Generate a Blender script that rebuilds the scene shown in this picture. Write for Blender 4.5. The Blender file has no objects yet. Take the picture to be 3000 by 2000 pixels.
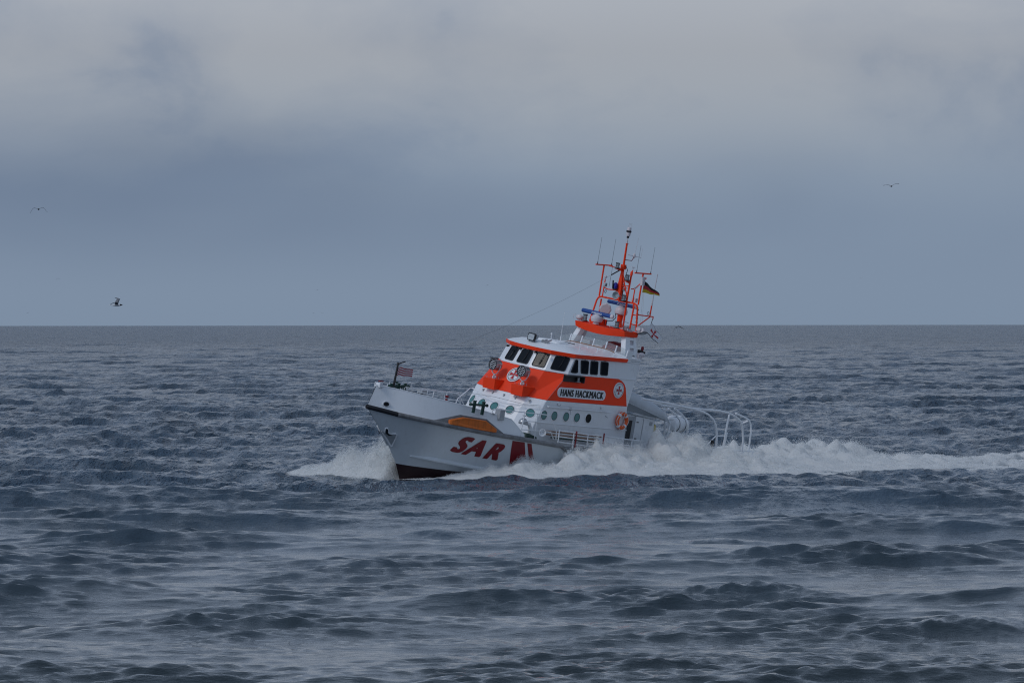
import bpy, bmesh, math, random
import numpy as np
from mathutils import Vector, Matrix, noise as mnoise

random.seed(7)
rng = np.random.default_rng(11)
SC = bpy.context.scene
COL = SC.collection

# ------------------------------------------------------------------ camera, sky, sun, exposure
EYE = 5.6
cam_d = bpy.data.cameras.new('camera')
cam_d.lens = 200.0
cam_d.sensor_width = 36.0
cam_d.clip_start = 1.0
cam_d.clip_end = 90000.0
cam = bpy.data.objects.new('camera', cam_d)
COL.objects.link(cam)
cam.location = (0, 0, EYE)
cam.matrix_world = (Matrix.Translation((0, 0, EYE)) @ Matrix.Rotation(math.radians(90 - 0.1719), 4, 'X')
                    @ Matrix.Rotation(-0.0011, 4, 'Z'))
SC.camera = cam

SUN_DIR = Vector((-0.58, -0.42, 0.72)).normalized()      # towards the sun
SUN_EL = math.asin(SUN_DIR.z)
SUN_AZ = math.atan2(SUN_DIR.x, SUN_DIR.y)

world = bpy.data.worlds.new('World')
SC.world = world
world.use_nodes = True
wt = world.node_tree
wt.nodes.clear()


def N(nt, kind, **kw):
    n = nt.nodes.new(kind)
    for k, v in kw.items():
        if k == 'inp':
            for kk, vv in v.items():
                n.inputs[kk].default_value = vv
        else:
            setattr(n, k, v)
    return n


def ramp(nt, stops, interp='EASE'):
    r = nt.nodes.new('ShaderNodeValToRGB')
    r.color_ramp.interpolation = interp
    el = r.color_ramp.elements
    while len(el) < len(stops):
        el.new(0.5)
    for e, (p, c) in zip(el, stops):
        e.position = p
        e.color = (c[0], c[1], c[2], 1) if not isinstance(c, (int, float)) else (c, c, c, 1)
    return r


def sky_nodes():
    L = wt.links.new
    tc = N(wt, 'ShaderNodeTexCoord')
    sep = N(wt, 'ShaderNodeSeparateXYZ')
    L(tc.outputs['Generated'], sep.inputs[0])
    sky = N(wt, 'ShaderNodeTexSky', sky_type='NISHITA', sun_disc=False, sun_elevation=SUN_EL,
            sun_rotation=SUN_AZ, air_density=1.4, dust_density=3.0, ozone_density=1.5)
    skys = N(wt, 'ShaderNodeVectorMath', operation='SCALE', inp={'Scale': 0.085})
    L(sky.outputs[0], skys.inputs[0])
    # overcast veil, dimmer overhead than in a low bright band tuned for the sea's reflections
    up = N(wt, 'ShaderNodeMath', operation='POWER', use_clamp=True, inp={1: 0.5})
    mx = N(wt, 'ShaderNodeMath', operation='MAXIMUM', inp={1: 0.0})
    L(sep.outputs['Z'], mx.inputs[0])
    L(mx.outputs[0], up.inputs[0])
    veil = ramp(wt, [(0.0, (0.212, 0.283, 0.388)), (0.16, (0.222, 0.290, 0.396)), (0.22, (0.25, 0.298, 0.385)), (0.30, (0.36, 0.43, 0.56)),
                     (0.42, (0.37, 0.455, 0.605)), (0.60, (0.19, 0.25, 0.35)), (0.82, (0.145, 0.20, 0.30)), (1.0, (0.14, 0.20, 0.30))], 'LINEAR')
    L(up.outputs[0], veil.inputs[0])
    # the cloud deck is brighter on the side where the sun stands behind it
    dt = N(wt, 'ShaderNodeVectorMath', operation='DOT_PRODUCT')
    dt.inputs[1].default_value = SUN_DIR
    L(tc.outputs['Generated'], dt.inputs[0])
    glow = N(wt, 'ShaderNodeMapRange', interpolation_type='SMOOTHSTEP', inp={1: 0.45, 2: 1.0, 3: 1.0, 4: 2.4})
    L(dt.outputs['Value'], glow.inputs[0])
    veil2 = N(wt, 'ShaderNodeVectorMath', operation='SCALE')
    L(veil.outputs[0], veil2.inputs[0]); L(glow.outputs[0], veil2.inputs['Scale'])
    # cloud masses in direction space, flattened towards the horizon
    mp = N(wt, 'ShaderNodeVectorMath', operation='MULTIPLY')
    mp.inputs[1].default_value = (9.0, 9.0, 24.0)
    L(tc.outputs['Generated'], mp.inputs[0])
    off = N(wt, 'ShaderNodeVectorMath', operation='ADD')
    off.inputs[1].default_value = CLOUD_OFF
    L(mp.outputs[0], off.inputs[0])
    n1 = N(wt, 'ShaderNodeTexNoise', noise_dimensions='3D',
           inp={'Scale': 1.0, 'Detail': 2.0, 'Roughness': 0.45, 'Distortion': 0.2})
    L(off.outputs[0], n1.inputs['Vector'])
    n2 = N(wt, 'ShaderNodeTexNoise', noise_dimensions='3D',
           inp={'Scale': 0.55, 'Detail': 4.0, 'Roughness': 0.45, 'Distortion': 0.2})
    off2 = N(wt, 'ShaderNodeVectorMath', operation='ADD')
    off2.inputs[1].default_value = (31.7, 8.2, 4.4)
    L(off.outputs[0], off2.inputs[0])
    L(off2.outputs[0], n2.inputs['Vector'])
    # billows on the masses
    mp3 = N(wt, 'ShaderNodeVectorMath', operation='MULTIPLY')
    mp3.inputs[1].default_value = (30.0, 30.0, 52.0)
    L(tc.outputs['Generated'], mp3.inputs[0])
    n3 = N(wt, 'ShaderNodeTexNoise', noise_dimensions='3D',
           inp={'Scale': 1.0, 'Detail': 6.0, 'Roughness': 0.55, 'Distortion': 0.25})
    L(mp3.outputs[0], n3.inputs['Vector'])
    bil = N(wt, 'ShaderNodeMath', operation='MULTIPLY_ADD', inp={1: 0.70, 2: -0.35})
    L(n3.outputs['Fac'], bil.inputs[0])
    sm_ = N(wt, 'ShaderNodeMath', operation='ADD')
    L(n1.outputs['Fac'], sm_.inputs[0]); L(bil.outputs[0], sm_.inputs[1])
    bright = ramp(wt, [(0.39, 0.0), (0.49, 0.60), (0.64, 1.0)], 'LINEAR')
    L(sm_.outputs[0], bright.inputs[0])
    dark = ramp(wt, [(0.46, 0.0), (0.66, 1.0)])
    L(n2.outputs['Fac'], dark.inputs[0])
    el_b = N(wt, 'ShaderNodeMapRange', interpolation_type='SMOOTHSTEP', inp={1: 0.016, 2: 0.044, 3: 0.0, 4: 1.0})
    L(sep.outputs['Z'], el_b.inputs[0])
    el_d = N(wt, 'ShaderNodeMapRange', interpolation_type='SMOOTHSTEP', inp={1: 0.004, 2: 0.024, 3: 0.0, 4: 1.0})
    L(sep.outputs['Z'], el_d.inputs[0])
    fb = N(wt, 'ShaderNodeMath', operation='MULTIPLY')
    L(bright.outputs[0], fb.inputs[0]); L(el_b.outputs[0], fb.inputs[1])
    fd = N(wt, 'ShaderNodeMath', operation='MULTIPLY')
    L(dark.outputs[0], fd.inputs[0]); L(el_d.outputs[0], fd.inputs[1])
    thin = N(wt, 'ShaderNodeMapRange', interpolation_type='SMOOTHSTEP', inp={1: 0.058, 2: 0.11, 3: 0.9, 4: 0.2})
    L(sep.outputs['Z'], thin.inputs[0])
    fb2 = N(wt, 'ShaderNodeMath', operation='MULTIPLY'); L(fb.outputs[0], fb2.inputs[0]); L(thin.outputs[0], fb2.inputs[1])
    fd2 = N(wt, 'ShaderNodeMath', operation='MULTIPLY', inp={1: 0.85}); L(fd.outputs[0], fd2.inputs[0])
    # thick cloud darkens, thin cloud glows warm, relative to the veil at that height
    dk = N(wt, 'ShaderNodeMix', data_type='RGBA', blend_type='MULTIPLY')
    dk.inputs['B'].default_value = (0.66, 0.70, 0.77, 1)
    L(fd2.outputs[0], dk.inputs['Factor']); L(veil2.outputs[0], dk.inputs['A'])
    br = N(wt, 'ShaderNodeMix', data_type='RGBA', blend_type='MULTIPLY')
    br.inputs['B'].default_value = (1.50, 1.35, 1.17, 1)
    L(fb2.outputs[0], br.inputs['Factor']); L(dk.outputs['Result'], br.inputs['A'])
    mix = N(wt, 'ShaderNodeMix', data_type='RGBA', inp={'Factor': 0.93})
    L(skys.outputs[0], mix.inputs['A']); L(br.outputs['Result'], mix.inputs['B'])
    bg = N(wt, 'ShaderNodeBackground', inp={'Strength': 1.0})
    L(mix.outputs['Result'], bg.inputs['Color'])
    out = N(wt, 'ShaderNodeOutputWorld')
    L(bg.outputs[0], out.inputs[0])


CLOUD_OFF = (54.15, 7.7, 6.6)
sky_nodes()

sun_d = bpy.data.lights.new('sun', 'SUN')
sun_d.energy = 0.70
sun_d.angle = math.radians(14)
sun_d.color = (1.0, 0.95, 0.89)
sun = bpy.data.objects.new('sun', sun_d)
COL.objects.link(sun)
sun.rotation_euler = (-SUN_DIR).to_track_quat('-Z', 'Y').to_euler()
sun.location = (-60, 120, 80)

SC.view_settings.view_transform = 'Standard'
SC.view_settings.look = 'None'
SC.view_settings.exposure = 0.0
SC.view_settings.gamma = 1.0
SC.view_settings.use_curve_mapping = False
SC.render.engine = 'CYCLES'
SC.cycles.max_bounces = 8
SC.cycles.diffuse_bounces = 4
SC.cycles.glossy_bounces = 3
SC.cycles.transparent_max_bounces = 12
SC.cycles.use_denoising = True
SC.cycles.denoising_prefilter = 'NONE'
SC.cycles.filter_width = 1.15

# ------------------------------------------------------------------ helpers: shapes as (verts, faces)
# ship coordinates: x metres aft of the stem, y to port, z up from the stem's fender.


def merge(*shapes):
    V, F = [], []
    for v, f in shapes:
        o = len(V)
        V += list(v)
        F += [tuple(i + o for i in q) for q in f]
    return V, F


def box(x0, x1, y0, y1, z0, z1):
    v = [(x, y, z) for z in (z0, z1) for y in (y0, y1) for x in (x0, x1)]
    return v, [(0, 2, 3, 1), (4, 5, 7, 6), (0, 1, 5, 4), (2, 6, 7, 3), (0, 4, 6, 2), (1, 3, 7, 5)]


def frame_of(d):
    d = Vector(d).normalized()
    a = Vector((0, 0, 1)) if abs(d.z) < 0.9 else Vector((1, 0, 0))
    s = d.cross(a).normalized()
    return d, s, s.cross(d)


def tube(pts, r, n=8, closed=False):
    P = [Vector(p) for p in pts]
    m = len(P)
    rs = r if isinstance(r, (list, tuple)) else [r] * m
    V, F = [], []
    s = None
    for i, p in enumerate(P):
        if closed:
            t = P[(i + 1) % m] - P[i - 1]
        else:
            t = P[min(i + 1, m - 1)] - P[max(i - 1, 0)]
        t.normalize()
        if s is None:
            _, s, _ = frame_of(t)
        s = (s - t * s.dot(t)).normalized()
        b = t.cross(s)
        for k in range(n):
            a = 2 * math.pi * k / n
            V.append(tuple(p + (s * math.cos(a) + b * math.sin(a)) * rs[i]))
    for i in range(m if closed else m - 1):
        j = (i + 1) % m
        for k in range(n):
            k2 = (k + 1) % n
            F.append((i * n + k, i * n + k2, j * n + k2, j * n + k))
    if not closed:
        F.append(tuple(range(n - 1, -1, -1)))
        F.append(tuple(range((m - 1) * n, m * n)))
    return V, F


def cyl(p0, p1, r0, r1=None, n=16):
    return tube([p0, p1], [r0, r0 if r1 is None else r1], n)


def lathe(p0, axis, prof, n=20):
    """prof: (distance along axis, radius)"""
    d, s, b = frame_of(axis)
    p0 = Vector(p0)
    V, F = [], []
    for h, r in prof:
        for k in range(n):
            a = 2 * math.pi * k / n
            V.append(tuple(p0 + d * h + (s * math.cos(a) + b * math.sin(a)) * r))
    for i in range(len(prof) - 1):
        for k in range(n):
            k2 = (k + 1) % n
            F.append((i * n + k, i * n + k2, (i + 1) * n + k2, (i + 1) * n + k))
    F.append(tuple(range(n - 1, -1, -1)))
    F.append(tuple(range((len(prof) - 1) * n, len(prof) * n)))
    return V, F


def loft(rings, cap0=True, cap1=True):
    n = len(rings[0])
    V = [tuple(p) for r in rings for p in r]
    F = []
    for i in range(len(rings) - 1):
        for k in range(n):
            k2 = (k + 1) % n
            F.append((i * n + k, i * n + k2, (i + 1) * n + k2, (i + 1) * n + k))
    if cap0:
        F.append(tuple(range(n - 1, -1, -1)))
    if cap1:
        F.append(tuple(range((len(rings) - 1) * n, len(rings) * n)))
    return V, F


def slab(poly, off):
    """poly: planar 3D outline, off: thickness vector"""
    off = Vector(off)
    return loft([[tuple(Vector(p)) for p in poly], [tuple(Vector(p) + off) for p in poly]])


def sphere(c, r, nu=14, nv=8, sc=(1, 1, 1)):
    prof = []
    V, F = [], []
    for i in range(nv + 1):
        t = math.pi * i / nv
        for k in range(nu):
            a = 2 * math.pi * k / nu
            rr = max(math.sin(t), 0.01)
            V.append((c[0] + r * sc[0] * rr * math.cos(a), c[1] + r * sc[1] * rr * math.sin(a), c[2] + r * sc[2] * math.cos(t)))
    for i in range(nv):
        for k in range(nu):
            k2 = (k + 1) % nu
            F.append((i * nu + k, (i + 1) * nu + k, (i + 1) * nu + k2, i * nu + k2))
    return V, F


def rrect(c4, rad=0.2, n=5, grow=0.0):
    """rounded outline inside a 3D quad (bl, br, tr, tl); rad and grow in metres"""
    bl, br, tr, tl = [Vector(p) for p in c4]
    w = ((br - bl).length + (tr - tl).length) / 2
    h = ((tl - bl).length + (tr - br).length) / 2
    ru, rv = min(rad / w, .48), min(rad / h, .48)
    gu, gv = grow / w, grow / h
    out = []
    for cu, cv, a0 in ((1 - ru, rv, -90), (1 - ru, 1 - rv, 0), (ru, 1 - rv, 90), (ru, rv, 180)):
        for k in range(n + 1):
            a = math.radians(a0 + 90 * k / n)
            u, v = cu + ru * math.cos(a), cv + rv * math.sin(a)
            u = (u - .5) * (1 + 2 * gu) + .5
            v = (v - .5) * (1 + 2 * gv) + .5
            out.append(tuple((bl * (1 - u) + br * u) * (1 - v) + (tl * (1 - u) + tr * u) * v))
    return out


def quad_normal(c4):
    bl, br, tr, tl = [Vector(p) for p in c4]
    return (tr - bl).cross(br - tl).normalized()


def interp(tab, x):
    return float(np.interp(x, [t[0] for t in tab], [t[1] for t in tab]))


# ------------------------------------------------------------------ materials
MATS = {}


def material(name, color, rough=0.45, metal=0.0, spec=0.5, vary=0.06, scale=3.0, coat=0.0, bump=0.0, bscale=40.0,
             streak=0.0, dirt=(0.25, 0.2, 0.15), **extra):
    m = bpy.data.materials.new(name)
    m.use_nodes = True
    nt = m.node_tree
    b = nt.nodes['Principled BSDF']
    L = nt.links.new
    b.inputs['Roughness'].default_value = rough
    b.inputs['Metallic'].default_value = metal
    b.inputs['Specular IOR Level'].default_value = spec
    if coat:
        b.inputs['Coat Weight'].default_value = coat
        b.inputs['Coat Roughness'].default_value = 0.12
    tc = N(nt, 'ShaderNodeTexCoord')
    nz = N(nt, 'ShaderNodeTexNoise', inp={'Scale': scale, 'Detail': 5.0, 'Roughness': 0.6})
    L(tc.outputs['Object'], nz.inputs['Vector'])
    c = np.array(color[:3], float)
    rp = ramp(nt, [(0.3, tuple(np.clip(c * (1 - vary), 0, 1))), (0.7, tuple(np.clip(c * (1 + vary), 0, 1)))], 'LINEAR')
    L(nz.outputs['Fac'], rp.inputs[0])
    last = rp.outputs[0]
    if streak:
        mp = N(nt, 'ShaderNodeMapping')
        mp.inputs['Scale'].default_value = (5.0, 5.0, 0.55)
        L(tc.outputs['Object'], mp.inputs['Vector'])
        n2 = N(nt, 'ShaderNodeTexNoise', inp={'Scale': 2.2, 'Detail': 6.0, 'Roughness': 0.65})
        L(mp.outputs[0], n2.inputs['Vector'])
        r2 = ramp(nt, [(0.52, 0.0), (0.78, streak)], 'LINEAR')
        L(n2.outputs['Fac'], r2.inputs[0])
        mx = N(nt, 'ShaderNodeMix', data_type='RGBA')
        mx.inputs['B'].default_value = (dirt[0], dirt[1], dirt[2], 1)
        L(r2.outputs[0], mx.inputs['Factor'])
        L(last, mx.inputs['A'])
        last = mx.outputs['Result']
    L(last, b.inputs['Base Color'])
    rr = N(nt, 'ShaderNodeMapRange', inp={1: 0.3, 2: 0.7, 3: max(rough - 0.07, 0.02), 4: min(rough + 0.09, 1.0)})
    L(nz.outputs['Fac'], rr.inputs[0])
    L(rr.outputs[0], b.inputs['Roughness'])
    if bump:
        n3 = N(nt, 'ShaderNodeTexNoise', inp={'Scale': bscale, 'Detail': 3.0})
        L(tc.outputs['Object'], n3.inputs['Vector'])
        bp = N(nt, 'ShaderNodeBump', inp={'Strength': bump, 'Distance': 0.01})
        L(n3.outputs['Fac'], bp.inputs['Height'])
        L(bp.outputs[0], b.inputs['Normal'])
    for k, v in extra.items():
        b.inputs[k].default_value = v
    MATS[name] = m
    return m


material('white_paint', (0.80, 0.82, 0.84), 0.30, coat=0.15, streak=0.16, dirt=(0.45, 0.42, 0.38), scale=1.2, vary=0.03)
material('hull_white', (0.68, 0.72, 0.745), 0.16, coat=0.6, streak=0.22, dirt=(0.42, 0.40, 0.36), scale=0.8, vary=0.04)
material('orange_paint', (0.95, 0.052, 0.006), 0.5, spec=0.3, streak=0.14, dirt=(0.50, 0.03, 0.006), scale=1.5, vary=0.05)
material('red_lettering', (0.23, 0.008, 0.014), 0.4, vary=0.1)
material('antifouling', (0.028, 0.009, 0.011), 0.5, vary=0.25, scale=2.0)
material('black_rubber', (0.012, 0.013, 0.018), 0.6, vary=0.2)
material('grey_rubber', (0.21, 0.21, 0.215), 0.7, vary=0.35, scale=3.5, streak=0.5, dirt=(0.07, 0.065, 0.06), bump=0.3)
material('rescue_orange', (0.62, 0.14, 0.012), 0.6, vary=0.12, streak=0.6, dirt=(0.12, 0.04, 0.01))
material('glass_dark', (0.010, 0.013, 0.017), 0.05, spec=0.12, vary=0.1)
material('porthole_glass', (0.055, 0.21, 0.205), 0.06, spec=0.7, vary=0.15)
material('black_paint', (0.012, 0.012, 0.014), 0.45, vary=0.2)
material('green_paint', (0.006, 0.04, 0.03), 0.45, vary=0.2)
material('grey_metal', (0.42, 0.44, 0.46), 0.38, metal=0.7, vary=0.1)
material('grey_paint', (0.38, 0.40, 0.42), 0.45, vary=0.1)
material('deck_grey', (0.28, 0.30, 0.31), 0.8, vary=0.15, bump=0.2)
material('canvas', (0.60, 0.63, 0.66), 0.85, vary=0.06, scale=2.0, bump=0.35, bscale=9.0, streak=0.2, dirt=(0.4, 0.4, 0.38))
material('radar_blue', (0.010, 0.065, 0.27), 0.4, vary=0.1)
material('blue_lamp', (0.01, 0.02, 0.30), 0.15, vary=0.1)
material('pinkish_white', (0.62, 0.57, 0.59), 0.35, vary=0.05)
material('wood', (0.26, 0.13, 0.07), 0.6, vary=0.3, scale=8)
material('dark_red', (0.22, 0.012, 0.02), 0.6, vary=0.2)
material('yellow', (0.62, 0.48, 0.02), 0.6, vary=0.1)
material('gold_cloth', (0.60, 0.42, 0.015), 0.8, vary=0.08)
material('red_cloth', (0.48, 0.02, 0.03), 0.8, vary=0.08)
material('black_cloth', (0.012, 0.012, 0.014), 0.8, vary=0.1)
material('white_cloth', (0.76, 0.77, 0.79), 0.8, vary=0.05)
material('lens_white', (0.85, 0.87, 0.9), 0.1, vary=0.02)
material('lens_grey', (0.30, 0.34, 0.36), 0.08, vary=0.1)
material('ring_orange', (0.80, 0.12, 0.025), 0.5, vary=0.1)
material('gull_white', (0.62, 0.63, 0.64), 0.8, vary=0.06)
material('gull_grey', (0.16, 0.17, 0.19), 0.8, vary=0.1)
material('gull_dark', (0.018, 0.018, 0.022), 0.8, vary=0.1)
material('rope_white', (0.68, 0.68, 0.66), 0.8, vary=0.05)


def clear_glass():
    m = bpy.data.materials.new('clear_screen')
    m.use_nodes = True
    nt = m.node_tree
    b = nt.nodes['Principled BSDF']
    tr = N(nt, 'ShaderNodeBsdfTransparent', inp={'Color': (0.93, 0.95, 0.95, 1)})
    mx = N(nt, 'ShaderNodeMixShader', inp={0: 0.16})
    b.inputs['Base Color'].default_value = (0.55, 0.58, 0.6, 1)
    b.inputs['Roughness'].default_value = 0.08
    nt.links.new(tr.outputs[0], mx.inputs[1])
    nt.links.new(b.outputs[0], mx.inputs[2])
    nt.links.new(mx.outputs[0], nt.nodes['Material Output'].inputs[0])
    MATS['clear_screen'] = m


clear_glass()


# ------------------------------------------------------------------ object makers
def link_mesh(name, V, F, mats, fm=None, smooth=False, flip=True, recalc=True):
    me = bpy.data.meshes.new(name)
    if flip:
        V = [(-v[0], v[1], v[2]) for v in V]
    me.from_pydata(V, [], F)
    if isinstance(mats, str):
        mats = [mats]
    for m in mats:
        me.materials.append(MATS[m])
    if fm is not None:
        me.polygons.foreach_set('material_index', np.array(fm, dtype=np.int32))
    if recalc:
        bm = bmesh.new()
        bm.from_mesh(me)
        bmesh.ops.recalc_face_normals(bm, faces=bm.faces)
        bm.to_mesh(me)
        bm.free()
    if smooth:
        me.polygons.foreach_set('use_smooth', np.ones(len(me.polygons), dtype=bool))
        try:
            me.set_sharp_from_angle(angle=math.radians(38))
        except Exception:
            pass
    o = bpy.data.objects.new(name, me)
    COL.objects.link(o)
    return o


def part(name, shape, mats, parent, fm=None, smooth=False, bevel=0.0, label=None):
    o = link_mesh(name, shape[0], shape[1], mats, fm, smooth)
    o.parent = parent
    if bevel:
        b = o.modifiers.new('bevel', 'BEVEL')
        b.width = bevel
        b.segments = 2
        b.limit_method = 'ANGLE'
        b.angle_limit = math.radians(35)
    if label:
        o['label'] = label
    return o


def tag(o, label, cat, group=None, kind=None):
    if label:
        o['label'] = label
    if cat:
        o['category'] = cat
    if group:
        o['group'] = group
    if kind:
        o['kind'] = kind
    return o


def text_shape(body, size=1.0, shear=0.0, offset=0.0, extrude=0.0, xs=1.0, spacing=1.0):
    """2D lettering as (verts (u, v, 0), faces); width scaled by xs"""
    cu = bpy.data.curves.new('t', 'FONT')
    cu.body = body
    cu.size = size
    cu.shear = shear
    cu.offset = offset
    cu.space_character = spacing
    cu.resolution_u = 5
    ob = bpy.data.objects.new('t', cu)
    COL.objects.link(ob)
    dg = bpy.context.evaluated_depsgraph_get()
    me = bpy.data.meshes.new_from_object(ob.evaluated_get(dg))
    bm = bmesh.new()
    bm.from_mesh(me)
    bmesh.ops.remove_doubles(bm, verts=bm.verts, dist=size * 1e-4)
    bm.to_mesh(me)
    bm.free()
    V = [(v.co.x * xs, v.co.y, 0.0) for v in me.vertices]
    F = [tuple(p.vertices) for p in me.polygons]
    bpy.data.objects.remove(ob)
    bpy.data.meshes.remove(me)
    bpy.data.curves.remove(cu)
    return V, F


def map_shape(shape, fn):
    return [fn(*v) for v in shape[0]], shape[1]


# ------------------------------------------------------------------ noise for numpy
_perm = rng.random((64, 64, 64)).astype(np.float32)


def vnoise(x, y, z):
    xi, yi, zi = np.floor(x), np.floor(y), np.floor(z)
    fx, fy, fz = x - xi, y - yi, z - zi
    fx, fy, fz = [f * f * (3 - 2 * f) for f in (fx, fy, fz)]
    xi, yi, zi = xi.astype(np.int32) & 63, yi.astype(np.int32) & 63, zi.astype(np.int32) & 63
    x1, y1, z1 = (xi + 1) & 63, (yi + 1) & 63, (zi + 1) & 63
    P = _perm
    a = P[xi, yi, zi] * (1 - fx) + P[x1, yi, zi] * fx
    b = P[xi, y1, zi] * (1 - fx) + P[x1, y1, zi] * fx
    c = P[xi, yi, z1] * (1 - fx) + P[x1, yi, z1] * fx
    d = P[xi, y1, z1] * (1 - fx) + P[x1, y1, z1] * fx
    return (a * (1 - fy) + b * fy) * (1 - fz) + (c * (1 - fy) + d * fy) * fz


def fbm(x, y, z, oct=4, gain=0.5):
    s, a, t = 0.0, 1.0, 0.0
    for i in range(oct):
        s = s + a * vnoise(x * 2 ** i + 7.3 * i, y * 2 ** i + 3.1 * i, z * 2 ** i + 5.9 * i)
        t += a
        a *= gain
    return s / t


def sstep(a, b, x):
    t = np.clip((x - a) / (b - a), 0, 1)
    return t * t * (3 - 2 * t)


# ------------------------------------------------------------------ the vessel's place on the sea
SHIP_AFT = Vector((0.63100, 0.77351, -0.05932))
SHIP_PORT = Vector((0.75627, -0.63037, -0.17517))
SHIP_UP = Vector((0.17289, -0.06567, 0.98275))
SHIP_AT = Vector((-5.1764, 202.9921, 2.6769))
SHIP_M = Matrix(((-SHIP_AFT.x, SHIP_PORT.x, SHIP_UP.x, SHIP_AT.x),
                 (-SHIP_AFT.y, SHIP_PORT.y, SHIP_UP.y, SHIP_AT.y),
                 (-SHIP_AFT.z, SHIP_PORT.z, SHIP_UP.z, SHIP_AT.z),
                 (0, 0, 0, 1)))
STEM = np.array([-4.062, 205.071])          # where the stem meets the sea
TRK = np.array([0.63211, 0.77488])          # along the track, aft
LAT = np.array([0.77488, -0.63211])         # across the track, to port

# height of the thrown white water along the track, and how far out it reaches
H_TAB = [(-0.2, .04), (0.5, .14), (1.2, .26), (2.2, .45), (3.2, .62), (4.3, .84), (4.9, 1.0), (5.6, .92), (6.5, 1.02),
         (7.4, 1.15), (8.0, 1.12), (8.6, .90), (9.5, .84), (10.4, 1.16), (11.3, 1.45), (12.3, 1.42), (12.9, 1.60),
         (13.5, 1.12), (14.4, .72), (15.2, .30), (16.3, .14), (17.2, .20), (18.6, .52), (21.0, 1.0), (23.0, .90),
         (25.0, .66), (27.6, .30), (31, .22), (40, .19), (48, .17)]
OUT_TAB = [(-0.5, 1.8), (0.5, 3.8), (2, 5.4), (5, 7.0), (8, 8.6), (12, 10.6), (16, 12.0), (24, 13.5), (48, 17)]
HULL_TAB = [(-0.2, 0.0), (0.3, .25), (1.5, .9), (3, 1.35), (5, 1.8), (8, 2.2), (12, 2.35), (17.5, 2.3), (18.6, 1.2), (20, 0.2), (48, -0.5)]
CREST_TAB = [(-0.2, .5), (1, 1.7), (3, 2.5), (6, 2.9), (10, 3.1), (16, 3.0), (20, 2.2), (28, 2.0), (48, 2.5)]


def tabs(tab, s):
    return np.interp(s, [t[0] for t in tab], [t[1] for t in tab])


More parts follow.
